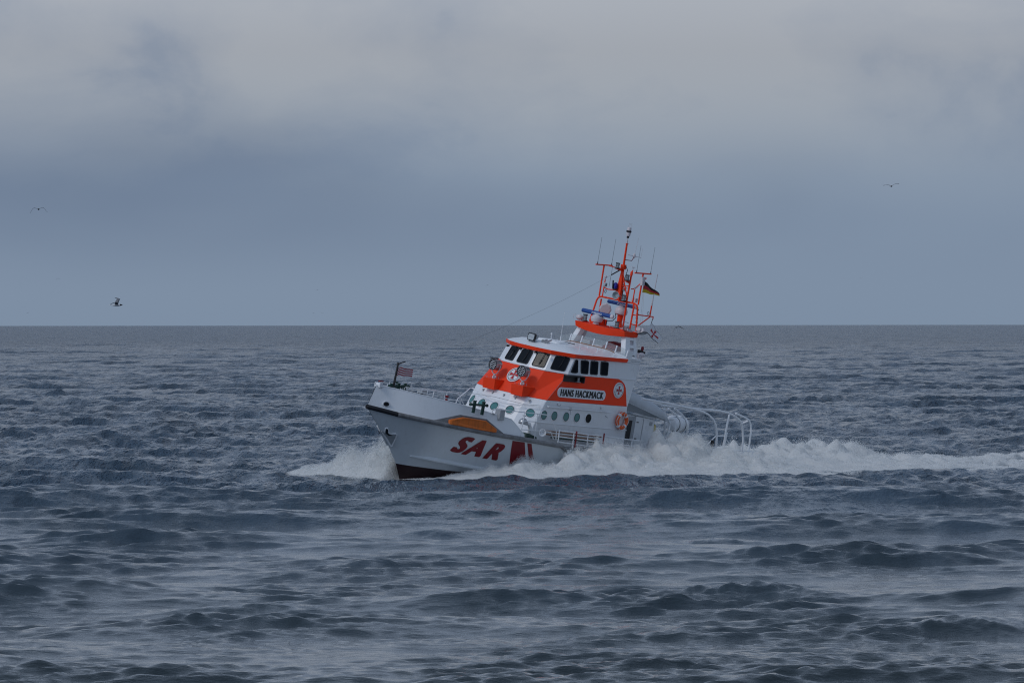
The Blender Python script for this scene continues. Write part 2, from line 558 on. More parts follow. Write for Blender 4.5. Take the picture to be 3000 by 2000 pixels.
# ------------------------------------------------------------------ the sea
def build_sea():
    ys = [58.0]
    while ys[-1] < 32000:
        y = ys[-1]
        r = 0.0013 if y < 190 else 0.0019 if y < 650 else 0.0018 * (y / 650) ** 0.8
        ys.append(y * (1 + r))
    ys = np.array(ys)
    uc = np.linspace(-0.104, 0.104, 540)
    uo = 0.104 + 0.21 * np.linspace(0.012, 1, 34) ** 1.6
    us = np.concatenate([-uo[::-1], uc, uo])
    nr, nc = len(ys), len(us)
    X = (ys[:, None] * us[None, :]).astype(np.float32)
    Y = np.repeat(ys[:, None], nc, 1).astype(np.float32)
    dy = np.gradient(ys)[:, None].astype(np.float32)
    Z = np.zeros_like(X)
    DX = np.zeros_like(X)
    DY = np.zeros_like(X)
    Jxx = np.zeros_like(X); Jyy = np.zeros_like(X); Jxy = np.zeros_like(X)
    lost = np.zeros_like(dy)
    n = 110
    lam = np.geomspace(0.32, 24.0, n)
    lam *= rng.uniform(0.95, 1.05, n)
    k = 2 * np.pi / lam
    spread = np.radians(np.interp(np.log(lam), [np.log(.42), np.log(3), np.log(24)], [32, 17, 14]))
    th = np.radians(-97) + rng.normal(0, 1, n) * spread + np.where(rng.random(n) < .28, np.radians(38), 0)         # the wind drives the waves towards the pier
    ph = rng.uniform(0, 2 * np.pi, n)
    s0 = 0.034 * np.interp(lam, [.42, .8, 1.5, 3, 6, 10, 24], [1.5, 1.1, .66, .42, .38, .40, .30])
    amp = s0 / k * np.abs(rng.normal(1, .25, n))
    # gusts: ripples are stronger in some patches than in others
    patch = fbm(X * 0.09 + 3, Y * 0.022 + 9, X * 0 + 0.5, 3).astype(np.float32)
    patch2 = fbm(X * 0.24 + 13, Y * 0.075 + 2, X * 0 + 2.5, 3, .55).astype(np.float32)
    gust = np.clip(0.05 + 1.75 * (0.4 * patch + 0.6 * patch2 - 0.33) / 0.34, 0.62, 1.55).astype(np.float32)
    # long and middling waves first: their crests are peaked and their troughs drawn out flat
    order = [i for i in range(n) if lam[i] >= 1.15] + [None] + [i for i in range(n) if lam[i] < 1.15]
    ripple = None
    for i in order:
        if i is None:
            sg = float(np.std(Z[:700])) + 1e-6
            zn = np.clip(Z / sg, -3.2, 3.2)
            Z = (sg * (np.exp(0.22 * zn) - math.exp(0.5 * 0.22 ** 2)) / 0.225).astype(np.float32)
            ripple = np.clip(0.80 + 0.28 * zn, 0.50, 1.6).astype(np.float32)
            continue
        f = sstep(1.6, 3.6, lam[i] / dy).astype(np.float32)
        lost += (1 - f ** 2) * (s0[i] ** 2) / 2
        if f.max() <= 0:
            continue
        rows = np.where(f[:, 0] > 0)[0]
        m = rows.max() + 1
        cx, cy = math.cos(th[i]), math.sin(th[i])
        a = amp[i] * f[:m] * ((gust[:m] if lam[i] < 2.2 else 1.0) if ripple is None else gust[:m] * ripple[:m])
        p = (k[i] * (cx * X[:m] + cy * Y[:m]) + ph[i]).astype(np.float32)
        c, s = np.cos(p), np.sin(p)
        Z[:m] += a * c
        q = 0.85
        DX[:m] -= q * a * cx * s
        DY[:m] -= q * a * cy * s
        w = q * a * k[i] * c
        Jxx[:m] -= w * cx * cx
        Jyy[:m] -= w * cy * cy
        Jxy[:m] -= w * cx * cy
    # chop of the middle distance, drawn out along the line of sight as far as the sheet can hold it
    rowi = np.repeat(np.arange(nr, dtype=np.float32)[:, None], nc, 1)
    lx = np.maximum(0.75, 0.0021 * Y)
    ch = 0.62 * vnoise(X / lx + 11, rowi / 2.6, X * 0 + 3.5) + 0.38 * vnoise(X / lx * 2.3 + 40, rowi / 1.7, X * 0 + 8.5) - 0.5
    far_amp = np.minimum(0.75 * 2.6 * dy, 0.62) * sstep(0.30, 0.80, lost / max(float(lost.max()), 1e-6))
    Z += (ch * far_amp * (0.5 + 0.9 * np.clip(patch - .2, 0, 1))).astype(np.float32)
    J = (1 + Jxx) * (1 + Jyy) - Jxy ** 2
    # frame of the vessel's track
    rx, ry = X - STEM[0], Y - STEM[1]
    S = rx * TRK[0] + ry * TRK[1]
    Lt = rx * LAT[0] + ry * LAT[1]
    near = (Y > 170) & (Y < 330)
    Hs = np.where(near, tabs(H_TAB, S), 0)
    out = tabs(OUT_TAB, S)
    hull = tabs(HULL_TAB, S)
    inside = sstep(-0.6, 0.4, S) * sstep(0, -1.0, Lt - out) * sstep(-3.6, -2.4, Lt) * (1 - sstep(40, 70, S))
    # water heaped along the side and flattened chop inside the wake
    Z = Z * (1 - 0.45 * inside) + np.where(near, 0.10 * inside * np.minimum(Hs, 1.0), 0)
    # crisp near crest running along the outer edge of the bow wave
    edge = np.exp(-((Lt - out - 0.2) / 0.6) ** 2) * sstep(-1.0, 1.0, S) * (1 - sstep(22, 40, S))
    Z += np.where(near, 0.02 * edge * (0.6 + 0.8 * (patch - .3)), 0)
    edge_s = np.exp(-((-Lt - 3.0 - 0.5 * S) / 0.6) ** 2) * sstep(-1, 1, S) * (1 - sstep(6, 14, S))
    Z += np.where(near, 0.02 * edge_s, 0)
    # a few steep wind waves standing out of the chop, one of them breaking
    brk = np.zeros_like(X)
    rag = fbm(X * 1.6 + 2, Y * 1.2, X * 0 + 6.5, 4, .6) - .5
    for x0, y0, h, wx, sl, curl in ((4.75, 115.5, .36, 1.0, .10, 1.0), (6.0, 114.0, .20, .8, -.2, 0), (8.5, 104.0, .34, 1.5, .05, 0), (2.9, 102.5, .20, 1.1, .1, 0), (3.4, 94.0, .24, 1.5, .15, 0),
                                    (-3.6, 131.0, .20, 1.1, -.1, 0), (-5.2, 112.0, .17, 1.2, .1, 0), (5.4, 149.0, .24, 1.3, .1, .3), (-2.0, 152.0, .2, .9, 0, 0), (-8.2, 121, .22, 1.5, .1, 0), (1.2, 128, .2, 1.0, .1, 0), (9.4, 133, .22, 1.6, 0, 0)):
        dxx = X + DX - x0 + .35 * rag
        dyy = Y + DY - y0 - sl * dxx + .9 * rag
        g = np.exp(-(dxx / wx) ** 2) * np.where(dyy < 0, np.exp(-(dyy / .75) ** 2), np.exp(-(dyy / 1.9) ** 2))
        Z += (.62 * h * g * (1 + 1.1 * rag)).astype(np.float32)
        DY -= (.3 * h * g).astype(np.float32)
        if curl:
            brk = np.maximum(brk, .62 * curl * sstep(-.12, .12, rag) * sstep(.45, .75, np.exp(-((dxx + .85) / .62) ** 2)) * sstep(-.5, -.25, dyy) * sstep(.9, .2, dyy))
    # foam: broken crests, streaks left by old ones, and the wake
    fn = fbm(X * 1.7, Y * 0.42, X * 0 + 1.5, 5, 0.6)
    cap = sstep(0.22, 0.0, J) * sstep(0.34, 0.55, fn)
    streak = sstep(0.585, 0.70, fbm(X * 0.33 + 20, Y * 0.085, X * 0 + 4, 4, .55)) * sstep(0.50, 0.66, fn) * 0.20 * (1 - sstep(250, 520, Y))
    aftw = sstep(19, 27, S)
    wake = inside * sstep(0.30 + .14 * aftw, 0.56 + .10 * aftw, fn + 0.14 * inside * (1 - aftw))
    tail = sstep(16, 22, S) * sstep(0.5, -2.5, Lt - out) * sstep(-8.0, -3.5, Lt) * sstep(0.44, 0.64, fn)
    foam = np.clip(np.maximum.reduce([cap, streak, wake, tail, brk]), 0, 1)
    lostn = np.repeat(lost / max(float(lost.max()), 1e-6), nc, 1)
    rough = np.sqrt(0.0012 + np.repeat(lost, nc, 1) * 0.55)

    V = np.stack([X + DX, Y + DY, Z], -1).reshape(-1, 3).astype(np.float32)
    idx = np.arange(nr * nc, dtype=np.int32).reshape(nr, nc)
    Q = np.stack([idx[:-1, :-1], idx[:-1, 1:], idx[1:, 1:], idx[1:, :-1]], -1).reshape(-1, 4)
    # the rest of the sea, out of the lens, as a calm sheet a little lower
    base = len(V)
    B = 33000.0
    sheet = np.array([(-B, -3000, -1.3), (B, -3000, -1.3), (B, B, -1.3), (-B, B, -1.3)], np.float32)
    V = np.concatenate([V, sheet])
    Q = np.concatenate([Q, np.array([[base, base + 1, base + 2, base + 3]], np.int32)])
    me = bpy.data.meshes.new('sea')
    me.vertices.add(len(V))
    me.vertices.foreach_set('co', V.ravel())
    me.loops.add(Q.size)
    me.loops.foreach_set('vertex_index', Q.ravel())
    me.polygons.add(len(Q))
    me.polygons.foreach_set('loop_start', np.arange(0, Q.size, 4, dtype=np.int32))
    me.polygons.foreach_set('use_smooth', np.ones(len(Q), bool))
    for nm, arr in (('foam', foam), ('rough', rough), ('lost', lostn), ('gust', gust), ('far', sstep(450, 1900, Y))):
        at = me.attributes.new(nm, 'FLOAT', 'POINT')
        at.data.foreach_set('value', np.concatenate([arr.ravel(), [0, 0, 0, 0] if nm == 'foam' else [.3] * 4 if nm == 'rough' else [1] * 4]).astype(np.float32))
    me.update(calc_edges=True)
    o = bpy.data.objects.new('sea', me)
    COL.objects.link(o)
    tag(o, 'grey green choppy sea reaching to the horizon', None, kind='structure')
    # shader
    m = bpy.data.materials.new('sea_water')
    m.use_nodes = True
    nt = m.node_tree
    L = nt.links.new
    b = nt.nodes['Principled BSDF']
    b.inputs['IOR'].default_value = 1.34
    tc = N(nt, 'ShaderNodeTexCoord')
    fa = N(nt, 'ShaderNodeAttribute', attribute_name='foam')
    ra = N(nt, 'ShaderNodeAttribute', attribute_name='rough')
    big = N(nt, 'ShaderNodeTexNoise', inp={'Scale': 0.06, 'Detail': 3.0})
    L(tc.outputs['Object'], big.inputs['Vector'])
    body = ramp(nt, [(0.3, (0.018, 0.026, 0.027)), (0.7, (0.028, 0.037, 0.036))], 'LINEAR')
    L(big.outputs['Fac'], body.inputs[0])
    brk = N(nt, 'ShaderNodeTexNoise', inp={'Scale': 5.5, 'Detail': 6.0, 'Roughness': 0.7})
    mpb = N(nt, 'ShaderNodeMapping'); mpb.inputs['Scale'].default_value = (1.0, 0.35, 1.0)
    L(tc.outputs['Object'], mpb.inputs['Vector']); L(mpb.outputs[0], brk.inputs['Vector'])
    ff = N(nt, 'ShaderNodeMath', operation='MULTIPLY_ADD', use_clamp=True, inp={1: 2.2, 2: -0.35})
    mm = N(nt, 'ShaderNodeMath', operation='MULTIPLY')
    L(fa.outputs['Fac'], mm.inputs[0]); L(brk.outputs['Fac'], mm.inputs[1]); L(mm.outputs[0], ff.inputs[0])
    mx = N(nt, 'ShaderNodeMix', data_type='RGBA')
    mx.inputs['B'].default_value = (0.66, 0.68, 0.68, 1)
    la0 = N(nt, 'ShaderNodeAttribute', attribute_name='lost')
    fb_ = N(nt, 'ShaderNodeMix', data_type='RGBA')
    # sky light off small far waves, put into the base colour, in wind streaks
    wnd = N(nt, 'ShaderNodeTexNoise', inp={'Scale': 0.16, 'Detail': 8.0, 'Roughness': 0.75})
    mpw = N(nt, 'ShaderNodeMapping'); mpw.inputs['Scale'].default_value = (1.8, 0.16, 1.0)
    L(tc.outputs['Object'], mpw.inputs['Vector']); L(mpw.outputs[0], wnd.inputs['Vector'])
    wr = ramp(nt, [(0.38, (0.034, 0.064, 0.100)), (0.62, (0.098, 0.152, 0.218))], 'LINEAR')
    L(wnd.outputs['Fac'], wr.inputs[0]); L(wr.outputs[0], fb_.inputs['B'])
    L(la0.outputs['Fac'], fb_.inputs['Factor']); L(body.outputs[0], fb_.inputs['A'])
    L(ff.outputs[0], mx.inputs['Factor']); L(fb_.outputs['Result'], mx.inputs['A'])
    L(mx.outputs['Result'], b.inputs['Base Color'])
    rm = N(nt, 'ShaderNodeMix', data_type='FLOAT')
    rm.inputs['B'].default_value = 0.9
    L(ff.outputs[0], rm.inputs['Factor']); L(ra.outputs['Fac'], rm.inputs['A'])
    L(rm.outputs['Result'], b.inputs['Roughness'])
    # where the single waves are too far to be built, their tilt and mutual hiding lower the mirror-like share
    la = N(nt, 'ShaderNodeAttribute', attribute_name='lost')
    cat = N(nt, 'ShaderNodeTexNoise', inp={'Scale': 0.10, 'Detail': 7.0, 'Roughness': 0.72})
    mpc = N(nt, 'ShaderNodeMapping'); mpc.inputs['Scale'].default_value = (1.6, 0.22, 1.0)
    L(tc.outputs['Object'], mpc.inputs['Vector']); L(mpc.outputs[0], cat.inputs['Vector'])
    lo = N(nt, 'ShaderNodeMapRange', inp={1: 0.35, 2: 0.65, 3: 0.0, 4: 0.06})
    L(cat.outputs['Fac'], lo.inputs[0])
    sp = N(nt, 'ShaderNodeMix', data_type='FLOAT')
    sp.inputs['A'].default_value = 0.5
    L(la.outputs['Fac'], sp.inputs['Factor']); L(lo.outputs[0], sp.inputs['B'])
    fa2 = N(nt, 'ShaderNodeAttribute', attribute_name='far')
    dim = N(nt, 'ShaderNodeMath', operation='MULTIPLY_ADD', inp={1: -0.85, 2: 1.0})
    L(fa2.outputs['Fac'], dim.inputs[0])
    spd = N(nt, 'ShaderNodeMath', operation='MULTIPLY')
    L(sp.outputs['Result'], spd.inputs[0]); L(dim.outputs[0], spd.inputs[1])
    L(spd.outputs[0], b.inputs['Specular IOR Level'])
    r1 = N(nt, 'ShaderNodeTexNoise', inp={'Scale': 2.6, 'Detail': 5.0, 'Roughness': 0.62, 'Distortion': 0.4})
    mp1 = N(nt, 'ShaderNodeMapping'); mp1.inputs['Scale'].default_value = (0.75, 1.3, 1.0)
    mp1.inputs['Rotation'].default_value = (0, 0, 0.15)
    L(tc.outputs['Object'], mp1.inputs['Vector']); L(mp1.outputs[0], r1.inputs['Vector'])
    r2 = N(nt, 'ShaderNodeTexNoise', inp={'Scale': 9.0, 'Detail': 5.0, 'Roughness': 0.6, 'Distortion': 0.3})
    L(mp1.outputs[0], r2.inputs['Vector'])
    ad = N(nt, 'ShaderNodeMath', operation='MULTIPLY_ADD', inp={1: 0.45})
    L(r2.outputs['Fac'], ad.inputs[0]); L(r1.outputs['Fac'], ad.inputs[2])
    bp = N(nt, 'ShaderNodeBump', inp={'Strength': 1.0, 'Distance': 0.035})
    ga = N(nt, 'ShaderNodeAttribute', attribute_name='gust')
    L(ga.outputs['Fac'], bp.inputs['Strength'])
    L(ad.outputs[0], bp.inputs['Height'])
    # chop of the far sea, too small to be built there
    r3 = N(nt, 'ShaderNodeTexNoise', inp={'Scale': 1.0, 'Detail': 5.0, 'Roughness': 0.68})
    mp3 = N(nt, 'ShaderNodeMapping'); mp3.inputs['Scale'].default_value = (0.62, 0.075, 1.0)
    L(tc.outputs['Object'], mp3.inputs['Vector']); L(mp3.outputs[0], r3.inputs['Vector'])
    fs = N(nt, 'ShaderNodeMapRange', inp={1: 0.4, 2: 0.85, 3: 0.0, 4: 1.0})
    L(la.outputs['Fac'], fs.inputs[0])
    bp2 = N(nt, 'ShaderNodeBump', inp={'Distance': 2.6})
    L(fs.outputs[0], bp2.inputs['Strength']); L(r3.outputs['Fac'], bp2.inputs['Height']); L(bp.outputs[0], bp2.inputs['Normal'])
    L(bp2.outputs[0], b.inputs['Normal'])
    me.materials.append(m)
    return o


build_sea()


# ------------------------------------------------------------------ the rescue vessel
ship = bpy.data.objects.new('rescue_vessel', None)
COL.objects.link(ship)
ship.matrix_world = SHIP_M
tag(ship, 'white and orange sea rescue vessel with SAR on its bow ploughing through spray', 'ship')


def own(name, label, cat, at, shape, mats, fm=None, smooth=False, group=None, kind=None):
    """a thing of its own aboard: shape in ship coordinates, origin at `at`"""
    V = [(v[0] - at[0], v[1] - at[1], v[2] - at[2]) for v in shape[0]]
    o = link_mesh(name, V, shape[1], mats, fm, smooth)
    o.matrix_world = SHIP_M @ Matrix.Translation((-at[0], at[1], at[2]))
    return tag(o, label, cat, group, kind)


def bold(shape, dus, dvs=(0,), step=.0012):
    """heavier lettering: the glyphs repeated a little apart, each a hair above the last"""
    k, parts = 0, []
    for dv in dvs:
        for du in dus:
            parts.append(([(u + du, v + dv, k * step) for u, v, _ in shape[0]], shape[1]))
            k += 1
    return merge(*parts)


# ---- hull lines
XE = 20.3
ZF = [(0, 0), (.45, -.05), (1, -.12), (1.85, -.19), (2.75, -.26), (3.7, -.33), (4.7, -.40), (5.9, -.46), (8.3, -.61),
      (8.55, -.72), (12, -.78), (XE, -.82)]
YF = [(0, .012), (.15, .11), (.3, .21), (.62, .40), (.9, .585), (1.2, .77), (1.55, .97), (1.98, 1.19), (2.45, 1.38), (2.9, 1.54), (3.4, 1.69), (3.9, 1.82), (4.95, 2.04),
      (6.1, 2.22), (7.2, 2.34), (8.3, 2.42), (12, 2.48), (XE, 2.38)]
ZC = [(0, -1.5), (1.75, -1.5), (2, -1.55), (3.5, -1.65), (5.3, -1.79), (8, -1.90), (12, -1.95), (XE, -2.0)]
YC = [(0, 0), (.2, .22), (.45, .42), (.9, .68), (1.75, 1.05), (3.55, 1.52), (5.25, 1.85), (7.25, 2.08), (10.2, 2.25), (XE, 2.25)]
STEMX = [(0.0, 0.0), (.65, .75), (1.42, 1.60), (2.0, 2.13), (2.57, 2.47), (3.3, 2.80)]


def stem_x(z):
    return interp(STEMX, -z)


def row_stem(t):
    x = 0.0
    for _ in range(30):
        z = interp(ZF, x) * (1 - t) + interp(ZC, x) * t
        x = 0.5 * x + 0.5 * stem_x(z)
    return x


def hull_side(x, t):
    xs = row_stem(t)
    x = max(x, xs)
    d = x - xs
    w = t ** 0.85
    y = interp(YF, d) * (1 - w) + interp(YC, d) * w
    return (x, y, interp(ZF, x) * (1 - t) + interp(ZC, x) * t)


def hull_y(x, z):
    t = (interp(ZF, x) - z) / (interp(ZF, x) - interp(ZC, x))
    return hull_side(x, min(max(t, 0), 1))[1]


def build_hull():
    ns = 60
    rows = []
    ts = [0, .08, .2, .34, .48, .62, .76, .88, 1.0]
    for t in ts:
        xs = row_stem(t)
        rows.append([hull_side(xs + (XE - xs) * (i / ns) ** 1.7, t) for i in range(ns + 1)])
    # below the chine: paint line, then bottom, then keel
    for zb, yk in ((-1.52, .99), (-1.98, .93), (-2.5, .6), (-3.2, 0.0)):
        r = []
        for i in range(ns + 1):
            xs = stem_x(zb)
            x = xs + (XE - xs) * (i / ns) ** 1.7
            d = x - xs
            zc = interp(ZC, x)
            z = min(zb, zc - 0.03) if zb > -2 else min(zb, zc - .05)
            r.append((x, interp(YC, d) * yk, z))
        rows.append(r)
    V, F, fm = [], [], []
    m = ns + 1
    for r in rows:
        V += r
    half = len(V)
    V += [(x, -y, z) for x, y, z in V]
    for j in range(len(rows) - 1):
        for i in range(ns):
            q = (j * m + i, j * m + i + 1, (j + 1) * m + i + 1, (j + 1) * m + i)
            mi = 1 if j >= len(ts) + 1 else 0
            F.append(q); fm.append(mi)
            F.append(tuple(k + half for k in reversed(q))); fm.append(mi)
    # transom
    tr = [j * m + ns for j in range(len(rows))]
    F.append(tuple(tr + [k + half for k in reversed(tr)])); fm.append(0)
    h = part('hull', (V, F), ['hull_white', 'antifouling'], ship, fm, smooth=True)
    return h


hull = build_hull()

# spray rail along the chine
for sd in (1, -1):
    pr = []
    for x in np.linspace(2.25, 12.0, 40):
        xx, y, z = hull_side(x, 1.0)
        w = .15 * min(1, (x - 2.2) / .9)
        pr.append([(x, sd * (y - .03), z + .13 * min(1, (x - 2.2) / .8)), (x, sd * (y + w), z - .01), (x, sd * (y + w * .9), z - .06), (x, sd * (y - .04), z - .06)])
    part('spray_rail', loft(pr), 'hull_white', hull, smooth=True)

# rubbing fender along the sheer
def fender_ring(x, sd, rad=.075, up=0.0):
    xx, y, z = hull_side(x, 0)
    dx = .02
    y2 = hull_side(x + dx, 0)[1]
    nx, ny = -(y2 - y), dx
    l = math.hypot(nx, ny)
    nx, ny = nx / l, ny / l
    out = []
    for a in range(10):
        t = 2 * math.pi * a / 10
        o, u = math.cos(t) * rad * 1.0 + .02 - .05 * max(0, 1 - x / .25), math.sin(t) * rad * 1.15
        out.append((x + nx * o, sd * (y + ny * o), z + u + up))
    return out


for sd in (1, -1):
    cuts = [(.0, .98, 'black_rubber')] + [(a, b, 'grey_rubber') for a, b in ((.99, 1.75), (1.757, 2.6), (2.607, 3.6), (3.607, 4.7), (4.707, 5.9), (5.907, 7.1), (7.107, 8.32))]
    for a, b, mt in cuts:
        xs = [a + (b - a) * i / 10 for i in range(11)]
        if a == 0:
            xs = [0.002, .03, .08, .16, .26, .38, .5, .62, .75, .88, .98]
        part('fender', loft([fender_ring(x, sd) for x in xs]), mt, ship, smooth=True)
    e = [fender_ring(8.32, sd), [(8.62, sd * (interp(YF, 8.6) + .02 + .05 * math.cos(2 * math.pi * a / 10)), -.80 + .05 * math.sin(2 * math.pi * a / 10)) for a in range(10)]]
    part('fender', loft(e), 'grey_rubber', ship, smooth=True)

# bulwark above the fender
ZB = [(0, .78), (.5, .765), (1.2, .71), (2.0, .63), (2.8, .55), (3.65, .46), (4.75, .32), (5.7, .17), (6.35, -.34), (6.5, -.42)]


def bul_top(x0):
    """x0: fender station -> top point, raked aft and leaning slightly in"""
    z = interp(ZB, x0)
    zf = interp(ZF, x0)
    hgt = z - zf
    rake = .39 * hgt * max(0, 1 - x0 / 4.5)
    y = interp(YF, x0) - .17 * hgt / .8 * min(1, x0 / .8)
    return (x0 + rake, y, z)


def build_bulwark():
    st = [0.0, .03, .08, .15, .22, .33, .45, .58, .72, .88, 1.05, 1.25, 1.5, 1.85, 2.3, 2.8, 3.3, 3.9, 4.5, 5.1, 5.7, 5.95, 6.2, 6.35]
    prof = []
    for x in st:
        xx, y, z = hull_side(x, 0)
        tx, ty, tz = bul_top(x)
        th = .035
        prof.append(((x, y - .004, z + .03), (tx, ty, tz), (tx + .01, max(ty - th, 0), tz), (x + .01, max(y - .05, 0), z)))
    V, F = [], []
    for sd in (1, -1):
        o = len(V)
        for p in prof:
            V += [(a, sd * b, c) for a, b, c in p]
        for i in range(len(prof) - 1):
            for k in range(3):
                F.append((o + i * 4 + k, o + i * 4 + k + 1, o + (i + 1) * 4 + k + 1, o + (i + 1) * 4 + k))
        e = o + (len(prof) - 1) * 4
        F.append((e, e + 1, e + 2, e + 3))
    b = part('bulwark', (V, F), 'white_paint', ship, smooth=True)
    for sd in (1, -1):
        path = [(bul_top(x)[0], sd * (bul_top(x)[1] - .015), bul_top(x)[2] + .008) for x in st]
        part('cap_rail', tube(path, .022, 6), 'white_paint', b, smooth=True)
        # hawse hole with a rim
        c = Vector((.47, sd * .50, .30))
        nrm = Vector((-.52, sd * .85, -.08)).normalized()
        c0 = Vector((.62, sd * .325, .19)) + nrm * .035
        d, s, u = frame_of(nrm)
        def oval(rx, rz, off):
            return [tuple(c0 + nrm * off + s * rx * math.cos(t) + u * rz * math.sin(t)) for t in np.linspace(0, 2 * math.pi, 18, endpoint=False)]
        rim = part('hawse_hole', loft([oval(.135, .11, -.03), oval(.135, .11, .018), oval(.105, .08, .02)], True, False), 'white_paint', b, smooth=True)
        part('hole', (oval(.106, .082, .019), [tuple(range(18))]), 'black_paint', b)
    # weld seam plates read as slightly different panels
    return b


bulwark = build_bulwark()

# anchor pocket near the stem
for sd in (1, -1):
    def hp(x, z, off=0.0):
        y = hull_y(x, z)
        return (x - off * .45, sd * (y + off), z)
    out = [(.99, .04, -.84), (1.10, .10, -.88), (1.05, .13, -.82), (1.0, .18, -.71), (1.04, .225, -.69), (1.12, .23, -.76), (1.17, .23, -.86), (1.25, .245, -.89), (1.39, .355, -.86), (1.46, .365, -.91), (1.52, .28, -1.06), (1.61, .11, -1.34), (1.57, .07, -1.35), (1.34, .065, -1.13)]
    P_ = [(x - .012, sd * (y + .012), z) for x, y, z in out]
    ap = part('anchor_pocket', tube(P_, .030, 6, closed=True), 'white_paint', hull, smooth=True)
    ins = [(1.06, .10, -.90), (1.24, .19, -.93), (1.42, .33, -.94), (1.5, .26, -1.08), (1.58, .11, -1.30), (1.34, .07, -1.12)]
    part('pocket_face', ([(x - .008, sd * (y + .014), z) for x, y, z in ins], [tuple(range(len(ins)))]), 'grey_paint', hull)
    sh = [(1.02, .175, -.73), (1.07, .215, -.73), (1.15, .21, -.84), (1.21, .19, -.90), (1.33, .26, -.93), (1.22, .19, -.97), (1.10, .13, -.90)]
    part('anchor_shank', slab([(x - .012, sd * (y + .02), z) for x, y, z in sh], (-.012, sd * .02, 0)), 'black_paint', hull)

# rescue zone: orange recessed side panel in a grey frame
for sd in (1, -1):
    def bp(x, z, off):
        x0 = x
        for _ in range(3):
            hg = interp(ZB, x0) - interp(ZF, x0)
            fr_ = (z - interp(ZF, x0)) / max(hg, .1)
            x0 = x - .39 * hg * max(0, 1 - x0 / 4.5) * fr_
        return (x, sd * (interp(YF, x0) - .17 * hg / .8 * fr_ + off), z)
    fr = [(2.25, -.14), (3.32, .155), (4.5, .10), (5.35, -.37)]
    fo = [bp(x, z, .028) for x, z in fr]
    bot = [bp(x, interp(ZF, x) + .05, .028) for x in (5.35, 4.9, 4.3, 3.7, 3.1, 2.6, 2.25)]
    part('rescue_panel_frame', slab(fo + bot[1:-1], (0, -sd * .05, 0)), 'grey_rubber', bulwark, bevel=.012)
    pn = [(2.80, -.215), (2.82, -.06), (3.42, .085), (4.42, .045), (4.92, -.22), (4.88, -.335), (4.3, -.31), (3.5, -.26)]
    rings = []
    for off, sh in ((.03, 1.0), (.10, .985), (.125, .93)):
        cx, cz = 3.85, -.13
        rings.append([bp(cx + (x - cx) * sh, cz + (z - cz) * sh, off) for x, z in pn])
    part('rescue_panel', loft(rings, False, True), 'rescue_orange', bulwark, bevel=.01)

# lettering on the bow
def hull_letter(body, x0, z0, size, xs, shear, name='letter'):
    sh = text_shape(body, size, 0, 0, 0, 1.0)
    # subdivide so that it follows the plating
    me = bpy.data.meshes.new('tmp')
    me.from_pydata(sh[0], [], sh[1])
    bm = bmesh.new(); bm.from_mesh(me)
    bmesh.ops.triangulate(bm, faces=bm.faces)
    bmesh.ops.subdivide_edges(bm, edges=[e for e in bm.edges if e.calc_length() > .08], cuts=2, use_grid_fill=False)
    bmesh.ops.triangulate(bm, faces=bm.faces)
    V = [tuple(v.co) for v in bm.verts]
    bm.verts.index_update()
    F = [tuple(v.index for v in f.verts) for f in bm.faces]
    bm.free(); bpy.data.meshes.remove(me)
    V, F = bold((V, F), (-.048, -.024, 0, .024, .048), (-.026, 0, .026), .001)
    for sd in (1,):
        W = []
        for u, v, w_ in V:
            x = x0 + u * xs + v * shear
            z = z0 + v + (x - 4) * -.05
            W.append((x, sd * (hull_y(x, z) + .006 + w_), z))
        part(name, (W, F), 'red_lettering', hull)


def hull_block(c4):
    bl, br, tr, tl = c4
    V, F = [], []
    nu, nv = 4, 8
    for j in range(nv + 1):
        for i in range(nu + 1):
            u, v = i / nu, j / nv
            x = (bl[0] * (1 - u) + br[0] * u) * (1 - v) + (tl[0] * (1 - u) + tr[0] * u) * v
            z = (bl[1] * (1 - u) + br[1] * u) * (1 - v) + (tl[1] * (1 - u) + tr[1] * u) * v
            V.append((x, hull_y(x, z) + .008, z))
    for j in range(nv):
        for i in range(nu):
            a = j * (nu + 1) + i
            F.append((a, a + 1, a + nu + 2, a + nu + 1))
    part('stripe', (V, F), 'red_lettering', hull)


hull_letter('S', 3.50, -1.24, .86, 1.2, .38)
hull_letter('A', 4.05, -1.27, .86, 1.2, .38)
hull_letter('R', 4.92, -1.29, .86, 1.2, .38)
hull_block(((6.34, -1.75), (7.24, -1.75), (6.44, -.60), (5.84, -.58)))
hull_block(((7.44, -1.75), (7.70, -1.75), (6.80, -.63), (6.58, -.62)))

# decks
def deck_poly(x0, x1, zfun, inset, n=24):
    xs = [x0 + (x1 - x0) * i / n for i in range(n + 1)]
    P = [(x, max(interp(YF, x) - inset, .02), zfun(x)) for x in xs]
    ring = P + [(x, -y, z) for x, y, z in reversed(P)]
    return ring, [tuple(range(len(ring)))]


def strip_deck(x0, x1, zfun, inset, n=24):
    V, F = [], []
    for i in range(n + 1):
        x = x0 + (x1 - x0) * i / n
        y = max(interp(YF, x) - inset, .02)
        V += [(x, y, zfun(x)), (x, -y, zfun(x))]
    for i in range(n):
        F.append((2 * i, 2 * i + 1, 2 * i + 3, 2 * i + 2))
    return V, F


part('foredeck', strip_deck(.35, 6.0, lambda x: interp(ZB, x) - .17 - .15 * max(0, (x - 4.5) / 1.5), .30), 'deck_grey', ship)
part('side_deck', strip_deck(5.6, 8.6, lambda x: interp(ZF, x) + .01, .03, 12), 'deck_grey', ship)
part('aft_deck', strip_deck(8.5, XE - .02, lambda x: interp(ZF, x) + .015, .03), 'deck_grey', ship)

# ---- lower deckhouse, raked and faceted front
def house_ring(xf, hw, xm, ym, xc, yc, xa, z):
    return [(xf, -hw, z), (xf, hw, z), (xm, ym, z), (xc, yc, z), (xa, yc, z), (xa, -yc, z), (xc, -yc, z), (xm, -ym, z)]


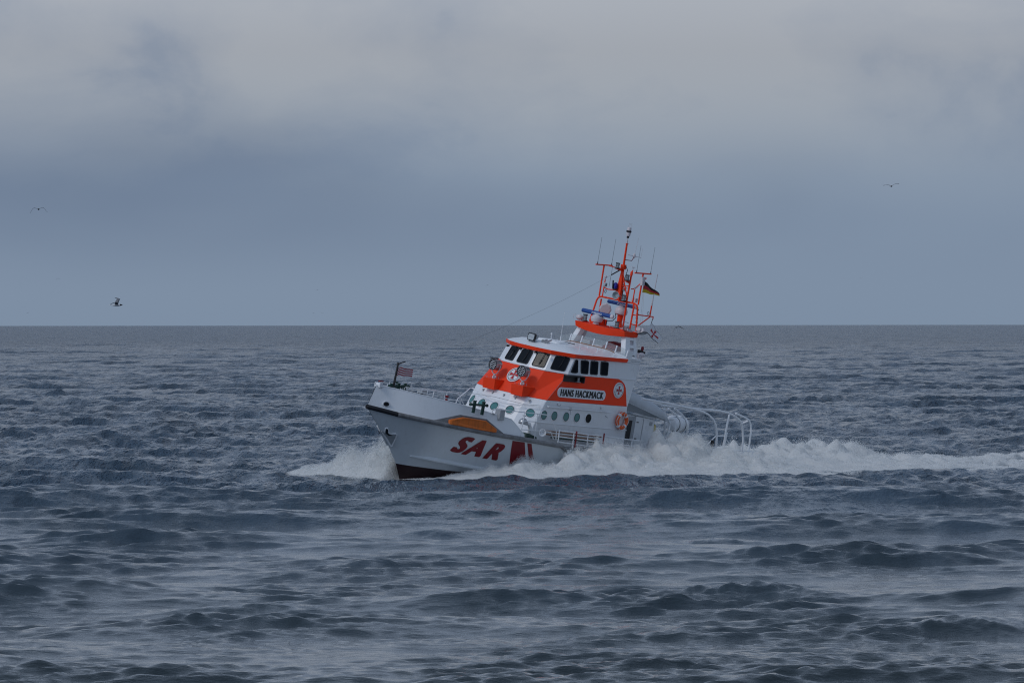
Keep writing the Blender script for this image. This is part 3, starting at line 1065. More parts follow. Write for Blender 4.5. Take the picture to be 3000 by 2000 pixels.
R0 = house_ring(6.46, .40, 6.62, 1.02, 7.05, 1.70, 12.95, -.75)
R1 = house_ring(7.48, .40, 7.60, 1.02, 7.92, 1.70, 12.72, .93)
deckhouse = part('deckhouse', loft([R0, R1]), 'white_paint', ship, bevel=.03)
R2 = house_ring(8.17, .38, 8.34, 1.04, 8.92, 1.665, 12.98, 1.95)
R3 = house_ring(8.50, .36, 8.66, .98, 9.22, 1.62, 13.10, 2.56)
wheelhouse = part('wheelhouse', loft([[(x, y, z + .002) for x, y, z in R1], R2, R3]), ['white_paint', 'orange_paint'], ship,
                  fm=[1, 1, 1, 0, 0, 0, 1, 1] + [0] * 8 + [0, 0], bevel=.012)
# step moulding along the house side, foot of the wheelhouse
part('moulding', tube([(7.45, 1.705, .10), (12.9, 1.705, .04)], .018, 6), 'white_paint', deckhouse)
part('moulding', loft([[(x * 1 + (-.03 if abs(y) < 1.2 else -.01), y * 1.018, 1.93) for x, y, z in R2], [(x + (-.03 if abs(y) < 1.2 else -.01), y * 1.018, 1.975) for x, y, z in R2]]), 'white_paint', wheelhouse, bevel=.01)

# orange belt: front facets, corner facets and side panels with the rounded after corner, a coat proud of the shell
def lerp3(a, b, t):
    return tuple(a[i] * (1 - t) + b[i] * t for i in range(3))


def belt(sd):
    # side panel with the rounded after corner
    off = .006
    za, zb = .936, 1.935
    def sp(x, z):
        t = (z - .93) / (1.95 - .93)
        return (x, sd * (1.70 - .035 * t + off), z)
    poly = [sp(7.925, za), sp(12.66, za), sp(12.50, 1.45), sp(12.44, 1.62), sp(12.33, 1.76), sp(12.16, 1.86), sp(11.95, 1.925), sp(11.7, zb), sp(8.915, zb)]
    return poly, [tuple(range(len(poly)))]


for sd in (1, -1):
    part('orange_belt', belt(sd), 'orange_paint', wheelhouse, label='fluorescent orange band along the wheelhouse side')

# ---- roof
def roof_ring(gr, z, xa=12.28):
    return [(8.42 - gr, -.38, z), (8.42 - gr, .38, z), (8.57 - gr, 1.0, z), (9.16, 1.68 + gr, z), (xa, 1.68 + gr, z), (xa, -1.68 - gr, z), (9.16, -1.68 - gr, z), (8.57 - gr, -1.0, z)]


fascia = part('roof_fascia', loft([roof_ring(0, 2.563), roof_ring(.02, 2.70)]), 'orange_paint', wheelhouse, bevel=.012)


def roof_surface():
    V, F = [], []
    nx, ny = 16, 14
    for i in range(nx + 1):
        x = 8.40 + (12.9 - 8.40) * (i / nx) ** 1.4
        hw = float(np.interp(x, [8.40, 8.57, 9.16], [.40, 1.0, 1.68]))
        for j in range(ny + 1):
            y = hw * (2 * j / ny - 1)
            f = min(1, (x - 8.40) / .55)
            e = 1 - (abs(y) / hw)
            zz = 2.702 + .21 * f * min(1, e / .45) ** .8 * (1 - .25 * (y / 1.7) ** 2)
            V.append((x, y, zz))
    for i in range(nx):
        for j in range(ny):
            a = i * (ny + 1) + j
            F.append((a, a + 1, a + ny + 2, a + ny + 1))
    return V, F


roof = part('roof', roof_surface(), 'white_paint', wheelhouse, smooth=True)

# ---- windows
def window(c4, rad=.07, rim=.028, proud=.02, mat='glass_dark', parent=wheelhouse, fmat='black_rubber', name='window'):
    n = quad_normal(c4)
    ctr = sum((Vector(p) for p in c4), Vector()) / 4
    if (ctr - Vector((10.3, 0, ctr.z))).dot(n) < 0:
        n = -n
    def ring(g, o):
        return [tuple(Vector(p) + n * o) for p in rrect(c4, rad, 5, g)]
    fr = part(name, loft([ring(rim, -.02), ring(rim, proud), ring(0, proud), ring(-.004, proud * .35)], True, False), fmat, parent, smooth=True)
    g = ring(-.003, proud * .4)
    part('pane', (g, [tuple(range(len(g)))]), mat, fr)
    return fr, n


def on_facet(a0, a1, b0, b1, u, t):
    """bottom edge a0-a1, top edge b0-b1"""
    p = lerp3(lerp3(a0, a1, u), lerp3(b0, b1, u), t)
    return p


def facet_window(a0, a1, b0, b1, u0, u1, t0, t1, skew=0.0, **k):
    c4 = [on_facet(a0, a1, b0, b1, u0, t0), on_facet(a0, a1, b0, b1, u1, t0), on_facet(a0, a1, b0, b1, u1 - skew, t1), on_facet(a0, a1, b0, b1, u0 + skew * 0, t1)]
    return window(c4, **k), c4


def wiper(c4, n, side=1):
    bl, br, tr, tl = [Vector(p) for p in c4]
    top = tl * .35 + tr * .65 + n * .05 + (tl - bl) * .06
    low = (bl * .45 + br * .55) * .75 + (tl * .45 + tr * .55) * .25 + n * .04
    part('wiper', merge(tube([top, top * .45 + low * .55, low], .011, 5), tube([low + (tl - bl) * .25 + (br - bl) * .06, low - (tl - bl) * .12 - (br - bl) * .04], .013, 5),
                        sphere(tuple(top), .03, 8, 5)), 'black_paint', wheelhouse)


W0, W1 = R2, R3
for i, j, u0, u1 in ((0, 1, .17, .83), (1, 2, .15, .86), (0, 7, .15, .86), (2, 3, .20, .80)):
    (fr, n), c4 = facet_window(W0[i], W0[j], W1[i], W1[j], u0, u1, .15, .92)
    if (c4[1][1] < c4[0][1]):
        c4 = [c4[1], c4[0], c4[3], c4[2]]
    wiper(c4, n)
for sd in (1, -1):
    def sw(x, z):
        return (x, sd * (1.665 - .025 * (z - 1.95) / .6 + .001), z)
    for k, q in enumerate((((9.10, 2.04), (9.44, 2.04), (9.38, 2.48), (9.27, 2.48)), ((9.68, 2.035), (10.06, 2.035), (10.01, 2.475), (9.61, 2.475)),
              ((10.23, 2.035), (10.62, 2.035), (10.57, 2.485), (10.19, 2.485)), ((10.84, 2.04), (11.22, 2.04), (11.18, 2.49), (10.79, 2.49)))):
        c4 = [sw(*p) for p in q]
        window(c4, rad=.06)
        if k:
            part('bracket', tube([(q[3][0] + .12, sd * 1.70, 2.56), (q[3][0] + .12, sd * 1.70, 2.50)], .012, 5), 'black_paint', wheelhouse)
    for x in (8.75, 8.95):
        pass
# deck lights and clamps under the eaves
for y in (-.95, -.35, .4, 1.0):
    part('eave_light', merge(box(8.40, 8.47, y - .035, y + .035, 2.49, 2.555), cyl((8.40, y, 2.52), (8.36, y, 2.50), .03, .035, 8)), 'black_paint', wheelhouse)

# ---- portholes
def porthole(c, n, r=.165, parent=deckhouse, dark=False):
    c, n = Vector(c), Vector(n).normalized()
    o = part('porthole', lathe(c - n * .02, n, [(0, r + .03), (.035, r + .03), (.042, r + .018), (.042, r + .002), (.028, r)], 24), 'white_paint', parent, smooth=True)
    part('rubber_ring', lathe(c + n * .0, n, [(0, r + .003), (.026, r + .003), (.026, r - .014), (.018, r - .016)], 24), 'black_rubber', o)
    part('pane', lathe(c, n, [(0, r - .012), (.0225, r - .012)], 24), 'glass_dark' if dark else 'porthole_glass', o)


def front_pt(y, z):
    t = (z + .75) / 1.68
    b = .12 * max(0, abs(y) - .40) / .62
    return (6.46 + 1.02 * t + b, y, z)


for y in (-.70, -.04, .67):
    nf = Vector((-1.68, 0 if abs(y) < .4 else math.copysign(.34, y), 1.02)).normalized()
    porthole(front_pt(y, .35), nf)
for sd in (1, -1):
    i, j = (2, 3) if sd == 1 else (7, 6)
    p = on_facet(R0[i], R0[j], R1[i], R1[j], .56, (.375 + .75) / 1.68)
    nn = quad_normal([R0[i], R0[j], R1[j], R1[i]])
    if nn.x > 0:
        nn = -nn
    porthole(p, nn)
    for k, x in enumerate((7.89, 8.49, 9.18, 9.82, 10.50)):
        porthole((x, sd * 1.70, .385), (0, sd, 0), dark=(k == 4))

# pipes, lights and small fittings on the house side
for sd in (1, -1):
    part('handrail', merge(tube([(7.98, sd * 1.70, .71), (8.0, sd * 1.77, .71), (11.65, sd * 1.77, .68), (11.67, sd * 1.70, .68)], .026, 8),
                           *[cyl((x, sd * 1.70, .70), (x, sd * 1.77, .70), .014, None, 6) for x in (9.0, 9.3, 10.4)]), 'white_paint', deckhouse, smooth=True)
    part('handrail_joint', merge(box(9.28, 9.36, sd * 1.75 - .03, sd * 1.75 + .03, .64, .74), tube([(9.32, sd * 1.77, .66), (9.31, sd * 1.78, .54), (9.35, sd * 1.78, .48)], .008, 5)), 'grey_paint', deckhouse)
    for x, z in ((8.6, .84), (8.72, .83), (11.15, .82)):
        part('side_lamp', merge(box(x - .06, x + .06, sd * 1.73 - .04, sd * 1.73 + .04, z, z + .03), cyl((x, sd * 1.75, z), (x, sd * 1.75, z - .05), .03, .035, 10)), 'white_paint', deckhouse)
    part('hook', tube([(11.5, sd * 1.70, .52), (11.5, sd * 1.76, .50), (11.58, sd * 1.76, .47)], .012, 5), 'grey_metal', deckhouse)
    # bar of the black side light screen
    sb = part('side_light_screen', merge(box(8.66, 9.66, sd * 1.70 - .01, sd * 1.70 + .02, 1.675, 1.93),
                                         box(8.66, 9.66, sd * 1.69, sd * 1.92, 1.90, 1.93), box(9.62, 9.66, sd * 1.69, sd * 1.92, 1.68, 1.93)), 'black_paint', wheelhouse)
    part('lamp', merge(lathe((9.42, sd * 1.80, 1.72), (0, 0, 1), [(0, .05), (.02, .055), (.03, .045), (.12, .045), (.13, .055), (.15, .05)], 12), box(9.32, 9.52, sd * 1.80 - .05, sd * 1.80 + .05, 1.70, 1.72)), 'grey_metal', wheelhouse, smooth=True)
    # name board
    def nb(x, z, off):
        t = (z - .93) / 1.02
        return (x, sd * (1.70 - .035 * t + off), z)
    c4 = [nb(8.45, 1.085, .0), nb(11.27, 1.085, .0), nb(11.27, 1.455, .0), nb(8.45, 1.455, .0)]
    o1 = rrect(c4, .18, 7)
    board = part('name_board', slab(o1, (0, sd * .04, 0)), 'white_paint', wheelhouse, bevel=.006)
    sh = bold(text_shape('HANS HACKMACK', .355, 0, 0, 0, .86, 1.14), (-.014, -.007, 0, .007, .014), (-.005, .005))
    us = [v[0] for v in sh[0]]
    u0, u1 = min(us), max(us)
    def mp(u, v, w_):
        t = (u - u0) / (u1 - u0)
        x = 8.60 + t * 2.53 if sd == 1 else 11.13 - t * 2.53
        p = nb(x, 1.145 + v, .0)
        return (p[0], p[1] + sd * (.043 + w_), p[2])
    nlet = part('lettering', map_shape(sh, mp), 'black_paint', board)

# ---- emblems: disc, ring and flared cross
def emblem(c, n, r, up, parent, words=False):
    c, n, up = Vector(c), Vector(n).normalized(), Vector(up)
    up = (up - n * up.dot(n)).normalized()
    rt = n.cross(up)
    def P(u, v, o):
        return tuple(c + rt * u + up * v + n * o)
    def circ(rr, o, m=32):
        return [P(rr * math.cos(2 * math.pi * k / m), rr * math.sin(2 * math.pi * k / m), o) for k in range(m)]
    e = part('emblem', loft([circ(r, 0), circ(r, .022), circ(r * .985, .028)]), 'white_paint', parent, smooth=True)
    part('ring', loft([circ(r * .86, .0275), circ(r * .86, .032), circ(r * .79, .032), circ(r * .79, .0275)], False, False), 'black_paint', e)
    if words:
        part('band', loft([circ(r * .93, .0285), circ(r * .93, .034), circ(r * .72, .034), circ(r * .72, .0285)], False, False), 'white_paint', e)
        for txt, a0, a1 in (('DIE SEENOTRETTER', 200, -20), ('DGzRS', 232, 308)):
            for k, ch in enumerate(txt):
                if ch == ' ':
                    continue
                a = math.radians(a0 + (a1 - a0) * (k + .5) / len(txt))
                sh = text_shape(ch, r * .22, 0, .002)
                w = max([v[0] for v in sh[0]]) / 2
                inv = 1 if a1 < a0 else -1
                def mp(u, v, _, a=a, w=w, inv=inv):
                    uu, vv = (u - w) * inv, (v - r * .075) * inv
                    rad = r * .83 + vv
                    ang = a - uu / (r * .83)
                    return P(rad * math.cos(ang), rad * math.sin(ang), .0355)
                part('letter', map_shape(sh, mp), 'black_paint', e)
        for a0, a1 in ((-50, -8), (188, 228)):
            arc = [P(r * .83 * math.cos(math.radians(a)), r * .83 * math.sin(math.radians(a)), .0355) for a in np.linspace(a0, a1, 9)]
            part('arc', tube(arc, r * .03, 5), 'black_paint', e)
    L_, b, tp = (r * .62, r * .055, r * .20) if not words else (r * .50, r * .045, r * .15)
    def cross(g, o, name, mat):
        poly = []
        for k in range(4):
            a = k * math.pi / 2
            ca, sa = math.cos(a), math.sin(a)
            for u, v in ((b + g, b + g), (L_ + g, tp + g * 1.5), (L_ + g, -tp - g * 1.5), (b + g, -b - g)):
                poly.append(P(u * ca - v * sa, u * sa + v * ca, o))
        # order: go round
        order = []
        for k in range(4):
            q = poly[4 * k:4 * k + 4]
            order += [q[3], q[2], q[1], q[0]]
        ctr = P(0, 0, o)
        V = order + [ctr]
        m = len(order)
        part(name, (V, [(i, (i + 1) % m, m) for i in range(m)]), mat, e)
    cross(r * .045, .0365, 'cross_outline', 'dark_red')
    cross(r * .02, .0375, 'cross_gap', 'white_paint')
    cross(0, .0385, 'cross', 'red_cloth')
    return e


nfo = Vector((-(1.95 - .93), 0, 8.17 - 7.48)).normalized()
emblem(Vector((7.90, .03, 1.56)) + nfo * .012, nfo, .315, (0, 0, 1), wheelhouse)
for sd in (1, -1):
    emblem((12.02, sd * 1.688, 1.51), (0, sd, .034), .295, (0, 0, 1), wheelhouse, words=True)

# ---- searchlight stands and searchlights on the front
for yc in (.76, -.60):
    st = loft([[(7.52, yc - .27, .95), (7.30, yc - .30, .91), (7.30, yc + .26, .91), (7.60, yc + .30, .95)],
               [(7.80, yc - .33, 1.30), (7.26, yc - .30, 1.31), (7.26, yc + .27, 1.31), (7.85, yc + .36, 1.30)]])
    s = part('searchlight_stand', st, 'orange_paint', wheelhouse, bevel=.012)
    part('stand_rail', merge(*[cyl((7.34 + .1 * i, yc - .2 + .1 * i, 1.31), (7.34 + .1 * i, yc - .2 + .1 * i, 1.37), .012, None, 5) for i in range(4)], tube([(7.3, yc + .15, 1.31), (7.28, yc + .16, 1.42), (7.3, yc + .22, 1.50)], .015, 5)), 'grey_metal', s)
    cx, cz = 7.62, 1.80
    ax = Vector((-.86, .02 if yc > 0 else -.10, .05)).normalized()
    c0 = Vector((cx, yc - .08, cz))
    lamp = part('searchlight', lathe(c0 - ax * .16, ax, [(0, .12), (.02, .175), (.06, .20), (.30, .205), (.33, .215), (.36, .21), (.36, .185), (.335, .18)], 24), 'grey_metal', wheelhouse, smooth=True)
    part('lamp_face', lathe(c0 + ax * .17, ax, [(0, .19), (.026, .214), (.034, .214), (.034, .19), (.008, .18)], 24), 'black_paint', lamp)
    d, sx, up = frame_of(ax)
    for rw, cnt in enumerate((3, 4, 5, 4, 3)):
        for k in range(cnt):
            p = c0 + ax * .18 + up * (.125 - .0625 * rw) + sx * (.072 * (k - (cnt - 1) / 2))
            part('led', lathe(p, ax, [(0, .019), (.008, .017)], 8), 'lens_white', lamp)
    yk = [c0 + sx * .225 + up * .0, c0 + sx * .225 - up * .10, c0 + sx * .13 - up * .30, c0 - up * .36, c0 - sx * .13 - up * .30, c0 - sx * .225 - up * .10, c0 - sx * .225]
    part('yoke', merge(tube(yk, .022, 6), cyl(c0 - up * .36, (c0.x + .02, c0.y, 1.31), .045, .06, 10), cyl(c0 - up * .44, (c0.x + .02, c0.y, 1.335), .085, .085, 12)), 'pinkish_white', lamp, smooth=True)

# small lamp brackets on the house front edge
for y in (-1.0, -.45, .1, .62, 1.2):
    p = front_pt(y, .84)
    part('front_lamp', merge(box(p[0] - .06, p[0] + .02, y - .03, y + .03, .82, .85), cyl((p[0] - .05, y, .82), (p[0] - .06, y, .77), .025, .03, 8)), 'grey_metal', deckhouse)
part('grab_wire', tube([(7.05, -1.3, .62), (7.0, 0, .70), (7.3, 1.2, .66), (7.66, 1.68, .72)], .008, 5), 'grey_metal', deckhouse)
part('grab_wire', tube([(7.2, -1.3, .80), (7.02, -.2, .60), (6.98, .6, .56), (7.62, 1.70, .68), (7.36, 1.74, .12)], .014, 5), 'white_paint', deckhouse)
part('corner_rail', tube([(6.4, -1.3, .10), (6.65, -1.42, .35), (7.3, -1.45, .78), (7.5, -1.4, .80)], .02, 6), 'white_paint', deckhouse, smooth=True)

# ---- roof fittings
fl = part('flood_light', merge(loft([rrect([(8.70, -.36, 2.87), (8.62, .06, 2.87), (8.66, .06, 3.15), (8.74, -.36, 3.15)], .08, 4),
                                     rrect([(8.78, -.36, 2.87), (8.70, .06, 2.87), (8.74, .06, 3.15), (8.82, -.36, 3.15)], .08, 4)])), 'black_paint', wheelhouse)
part('lens', (rrect([(8.692, -.33, 2.90), (8.612, .03, 2.90), (8.652, .03, 3.12), (8.732, -.33, 3.12)], .06, 4), [tuple(range(20))]), 'lens_grey', fl)
part('housing', loft([rrect([(8.79, -.32, 2.90), (8.71, .04, 2.90), (8.75, .04, 3.13), (8.83, -.32, 3.13)], .06, 4), rrect([(8.95, -.25, 2.94), (8.90, .0, 2.94), (8.93, .0, 3.12), (8.97, -.25, 3.12)], .06, 4)]), 'grey_paint', fl)
for k in range(5):
    for j in range(3):
        u, v = .15 + .175 * k, .2 + .3 * j
        a = Vector((8.692, -.33, 2.90)); b_ = Vector((8.612, .03, 2.90)); cc = Vector((8.732, -.33, 3.12))
        p = a + (b_ - a) * u + (cc - a) * v
        part('led', lathe(p, (-1, .1, .05), [(0, .018), (.006, .017)], 6), 'lens_white', fl)
part('bracket', merge(tube([(8.78, -.30, 2.88), (8.78, -.30, 2.72), (8.76, .0, 2.72), (8.76, .0, 2.88)], .018, 5)), 'black_paint', fl)
hn = part('air_horn', merge(lathe((9.25, .16, 2.98), (-.75, .25, -.10), [(0, .03), (.3, .035), (.42, .07)], 12), lathe((9.32, .30, 2.99), (-.75, .25, -.10), [(0, .03), (.36, .035), (.5, .075)], 12),
                         cyl((9.1, .2, 2.86), (9.1, .2, 2.97), .02, None, 6)), 'grey_metal', wheelhouse, smooth=True)
part('roof_camera', merge(cyl((9.55, .12, 2.90), (9.5, .12, 3.18), .022, None, 8), sphere((9.5, .12, 3.21), .04, 10, 6), tube([(9.6, .2, 2.9), (9.72, .25, 3.05), (9.7, .3, 2.92)], .012, 5)), 'white_paint', wheelhouse, smooth=True)
part('roof_hatch', loft([rrect([(9.5, -.6, 2.905), (10.3, -.6, 2.905), (10.3, .5, 2.905), (9.5, .5, 2.905)], .15, 4), rrect([(9.55, -.55, 2.965), (10.25, -.55, 2.965), (10.25, .45, 2.965), (9.55, .45, 2.965)], .15, 4)]), 'white_paint', wheelhouse, bevel=.01)
part('hatch_handle', tube([(10.35, -.2, 2.93), (10.5, .1, 2.95), (10.62, .4, 2.93)], .015, 5), 'black_paint', wheelhouse)
part('whip_antenna', merge(cyl((11.55, -1.05, 2.80), (11.53, -1.05, 3.02), .025, .02, 8), cyl((11.53, -1.05, 3.02), (11.50, -1.05, 3.95), .009, .005, 6)), 'white_paint', wheelhouse)
for x, y in ((9.4, .95), (10.0, 1.15), (10.9, .8), (11.0, 1.2)):
    part('roof_stud', merge(cyl((x, y, 2.74), (x, y, 2.90), .02, .015, 8), sphere((x, y, 2.91), .025, 8, 5)), 'white_paint', wheelhouse, smooth=True)

# flying bridge: clear wind screen panels in white posts, console under red covers
def roofz(y):
    e = 1 - abs(y) / 1.70
    return 2.702 + .21 * min(1, e / .45) ** .8 * (1 - .25 * (y / 1.7) ** 2)


ys_ = [-1.55, -.95, -.35, .25, .82, 1.20, 1.60]
xs_ = [12.10, 11.95, 11.88, 11.86, 11.92, 12.05, 12.25]
for i in range(6):
    a, b_ = (xs_[i], ys_[i], roofz(ys_[i]) + .012), (xs_[i + 1], ys_[i + 1], roofz(ys_[i + 1]) + .012)
    hh = .27
    q = [a, b_, (b_[0] + .06, b_[1], b_[2] + hh), (a[0] + .06, a[1], a[2] + hh)]
    pn = part('wind_screen', slab(q, (.012, 0, 0)), 'clear_screen', wheelhouse)
    part('sill', tube([a, b_], .022, 6), 'wood' if i in (0, 1, 2, 3, 4) else 'white_paint', pn)
    part('post', tube([b_, q[2]], .03, 6), 'white_paint', pn)
part('side_screen', slab([(12.25, 1.62, 2.72), (12.55, 1.62, 2.74), (12.58, 1.62, 3.0), (12.32, 1.62, 3.0)], (0, .015, 0)), 'white_paint', wheelhouse, bevel=.01)
part('bridge_side', slab([(12.30, 1.60, 2.56), (13.10, 1.60, 2.56), (13.10, 1.60, 2.74), (12.30, 1.60, 2.72)], (0, .04, 0)), 'white_paint', wheelhouse)
part('bridge_side', slab([(12.30, -1.60, 2.56), (13.10, -1.60, 2.56), (13.10, -1.60, 2.74), (12.30, -1.60, 2.72)], (0, -.04, 0)), 'white_paint', wheelhouse)
part('covered_console', merge(box(12.25, 12.75, .35, 1.0, 2.75, 3.02)), 'dark_red', wheelhouse, bevel=.08)
part('covered_seat', merge(loft([rrect([(12.75, .15, 2.75), (13.35, .15, 2.75), (13.35, .75, 2.75), (12.75, .75, 2.75)], .1, 3), rrect([(12.72, .1, 3.02), (13.30, .1, 3.05), (13.30, .72, 3.05), (12.72, .72, 3.0)], .14, 3),
                                 rrect([(12.75, .15, 3.12), (13.2, .2, 3.16), (13.2, .6, 3.15), (12.8, .6, 3.1)], .14, 3)])), 'dark_red', wheelhouse, smooth=True)
part('console', box(12.35, 12.6, -.75, -.3, 2.75, 3.05), 'grey_paint', wheelhouse, bevel=.04)

# ---- mast pylons with step holes
def pylon(sd):
    # outboard face outline, x/z; leans in towards the top
    def pt(x, z, o):
        t = (z - 2.55) / 1.0
        return (x, sd * (1.50 - .36 * t + o), z)
    V, F, = [], []
    outl = [(12.48, 2.60), (13.12, 2.60), (13.06, 3.56), (12.62, 3.56)]
    shape = [slab([pt(x, z, 0) for x, z in [(12.34, 2.56), (12.66, 2.56), (12.84, 3.48), (12.58, 3.48)]], (0, -sd * .22, 0))]
    shape.append(slab([pt(x, z, 0) for x, z in [(12.98, 2.56), (13.14, 2.56), (13.18, 3.48), (13.06, 3.48)]], (0, -sd * .10, 0)))
    for zc in (2.64, 2.88, 3.13, 3.40):
        shape.append(slab([pt(x, z, -.002) for x, z in [(12.60, zc - .06), (13.06, zc - .06), (13.05, zc + .05), (12.64, zc + .05)]], (0, -sd * .09, 0)))
    p = part('mast_pylon', merge(*shape), 'white_paint', ship, bevel=.012)
    part('recess', slab([pt(x, z, -.085) for x, z in [(12.5, 2.57), (13.10, 2.57), (13.10, 3.47), (12.62, 3.47)]], (0, -sd * .03, 0)), 'pinkish_white', p)
    for k in range(7):
        part('bolt', cyl((12.55 + .08 * k, sd * 1.62, 2.62), (12.55 + .08 * k, sd * 1.665, 2.62), .012, None, 6), 'grey_metal', p)
    return p


for sd in (1, -1):
    pylon(sd)

# orange platform across the pylons
def plat_ring(z, g):
    out = []
    for y in np.linspace(-1.2, 1.2, 15):
        out.append((12.46 - g - .18 * (1 - (y / 1.2) ** 2), y * (1 + g * .03), z - .10 * (1 - (y / 1.2) ** 2) * (0 if z > 3.6 else 1)))
    for y in np.linspace(1.2, -1.2, 15):
        out.append((13.22 + g * .5, y * (1 + g * .03), z - .10 * (1 - (y / 1.2) ** 2) * (0 if z > 3.6 else 1)))
    return out


platform = part('mast_platform', loft([plat_ring(3.47, 0), plat_ring(3.66, .07), plat_ring(3.665, -.02), plat_ring(3.62, -.03)]), 'orange_paint', ship, bevel=.008)
for y in (-.9, -.1, .7):
    part('under_light', merge(cyl((12.5, y, 3.5), (12.5, y, 3.42), .035, .045, 8)), 'black_paint', platform)
part('platform_box', merge(box(12.55, 12.95, -.62, -.12, 3.66, 3.90)), 'orange_paint', platform, bevel=.01)
part('platform_rail', merge(*[tube([(12.55, y, 3.7), (12.54, y, 3.78)], .015, 5) for y in (.35, .62, .95, 1.2)]), 'white_paint', platform)

# ---- orange tube mast
FR = .034
mast = part('mast_frame', merge(
    tube([(12.98, -.98, 3.70), (13.14, -.95, 4.52), (13.18, -.92, 4.63), (13.20, -.82, 4.685), (13.20, 0, 4.695), (13.20, .80, 4.70), (13.20, .92, 4.66), (13.22, .97, 4.56), (13.34, 1.0, 3.70)], FR, 8),
    tube([(13.16, .80, 4.68), (13.15, .84, 4.55), (13.14, .84, 3.72)], FR, 8),
    tube([(13.28, -.85, 4.60), (13.30, -.85, 3.72)], FR * .9, 8),
    tube([(13.12, .50, 4.68), (13.15, .50, 3.62)], FR * 1.05, 8),
    tube([(13.16, .82, 4.28), (13.24, .98, 4.28)], FR * .7, 6),
    tube([(13.16, .82, 3.92), (13.30, 1.0, 3.92)], FR * .7, 6)), 'orange_paint', ship, smooth=True)
# trunk and pole
part('trunk', loft([[(13.10, -.16, 4.69), (13.32, -.16, 4.69), (13.32, .12, 4.69), (13.10, .12, 4.69)], [(13.13, -.10, 5.15), (13.27, -.10, 5.15), (13.27, .10, 5.15), (13.13, .10, 5.15)],
                    [(13.14, -.05, 5.75), (13.22, -.05, 5.75), (13.22, .05, 5.75), (13.14, .05, 5.75)], [(13.14, -.045, 5.95), (13.21, -.045, 5.95), (13.21, .045, 5.95), (13.14, .045, 5.95)]]), 'orange_paint', mast, bevel=.01)
part('trunk_head', box(13.10, 13.27, -.075, .075, 5.86, 6.04), 'orange_paint', mast, bevel=.01)
part('pole', merge(cyl((13.18, 0, 6.0), (13.15, 0, 6.84), .042, .036, 10), lathe((13.15, 0, 6.82), (0, 0, 1), [(0, .06), (.02, .06)], 10)), 'orange_paint', mast, smooth=True)
tl = part('top_light', merge(cyl((13.15, 0, 6.84), (13.13, 0, 7.06), .028, .024, 8), lathe((13.14, 0, 7.12), (0, 0, 1), [(0, .075), (.15, .085), (.15, .07)], 14),
                        lathe((13.14, 0, 7.32), (0, 0, 1), [(0, .08), (.10, .08), (.13, .07)], 14), *[cyl((13.14 + dx, dy, 7.4), (13.14 + dx, dy, 7.60), .006, None, 4) for dx, dy in ((-.06, 0), (.02, .05), (.05, -.04))]), 'pinkish_white', mast, smooth=True)
part('collar', merge(lathe((13.14, 0, 7.04), (0, 0, 1), [(0, .045), (.09, .05)], 10), lathe((13.14, 0, 7.26), (0, 0, 1), [(0, .095), (.02, .10), (.05, .10), (.07, .09)], 14)), 'black_rubber', tl)
# second leg and braces
part('rear_leg', merge(tube([(13.14, .46, 4.68), (13.18, .44, 5.72)], [.042, .034], 8), tube([(13.18, .44, 5.72), (13.2, .45, 5.90)], .022, 6), lathe((13.18, .44, 5.70), (0, 0, 1), [(0, .05), (.12, .05), (.16, .025)], 8)), 'orange_paint', mast, smooth=True)
part('brace', merge(tube([(13.18, .42, 4.88), (13.16, .20, 5.35), (13.16, .04, 5.74)], .028, 6), tube([(13.2, .04, 5.22), (13.2, .42, 5.30)], .02, 6), tube([(13.2, .02, 5.12), (13.25, .3, 5.20)], .018, 6)), 'orange_paint', mast, smooth=True)
part('brace', tube([(13.3, .45, 5.20), (13.42, .52, 5.22), (13.5, .92, 5.70), (13.24, .95, 5.72)], .02, 6), 'orange_paint', mast, smooth=True)
part('brace', tube([(13.12, -.14, 4.7), (13.16, -.12, 5.06)], .022, 6), 'orange_paint', mast)
# T antennas, fore and aft bars
for y in (-.95, .95):
    ta = part('antenna_post', merge(tube([(13.25, y, 4.68), (13.22, y, 5.84)], .032, 8), tube([(12.72, y, 5.855), (13.70, y, 5.875)], .026, 8)), 'orange_paint', mast, smooth=True)
    for x in (12.81, 13.66):
        part('whip', merge(cyl((x, y, 5.87), (x, y, 5.98), .022, .012, 6), cyl((x, y, 5.98), (x - .01, y, 6.86), .0065, .0045, 5), sphere((x - .01, y, 6.87), .011, 6, 4)), 'black_paint', ta)
part('whip', merge(cyl((12.98, -.35, 5.12), (12.98, -.35, 5.95), .007, .005, 5)), 'black_paint', mast)
# yard with small lamps
part('yard', merge(tube([(12.92, -.52, 5.06), (13.0, -.40, 5.02), (13.16, 0, 5.06)], .024, 6), tube([(12.84, -.42, 5.90), (13.14, 0, 5.86)], .02, 6)), 'orange_paint', mast)
part('signal_lamp', merge(box(12.88, 13.0, -.56, -.46, 5.10, 5.24)), 'grey_metal', mast, bevel=.02)
part('signal_lamp', merge(box(13.22, 13.34, .06, .17, 5.06, 5.20)), 'grey_metal', mast, bevel=.02)
part('cable_loop', tube([(12.98 + .05 * math.cos(t), -.48, 4.93 + .06 * math.sin(t)) for t in np.linspace(0, 6.28, 12, endpoint=False)], .01, 5, closed=True), 'black_rubber', mast)
part('cable', tube([(13.24, .08, 5.98), (13.34, .1, 5.85), (13.3, .1, 5.72), (13.24, .10, 5.5), (13.26, .12, 5.1), (13.28, .12, 4.72)], .013, 5), 'black_rubber', mast)
bl = part('blue_light', merge(lathe((13.06, -.12, 5.10), (0, 0, 1), [(0, .085), (.14, .09), (.20, .07), (.23, .03)], 14)), 'blue_lamp', mast, smooth=True)
part('lamp_base', merge(cyl((13.06, -.12, 5.06), (13.06, -.12, 5.11), .10, .095, 12), tube([(12.95, -.14, 5.10), (12.92, -.16, 5.40)], .03, 6)), 'black_paint', bl)


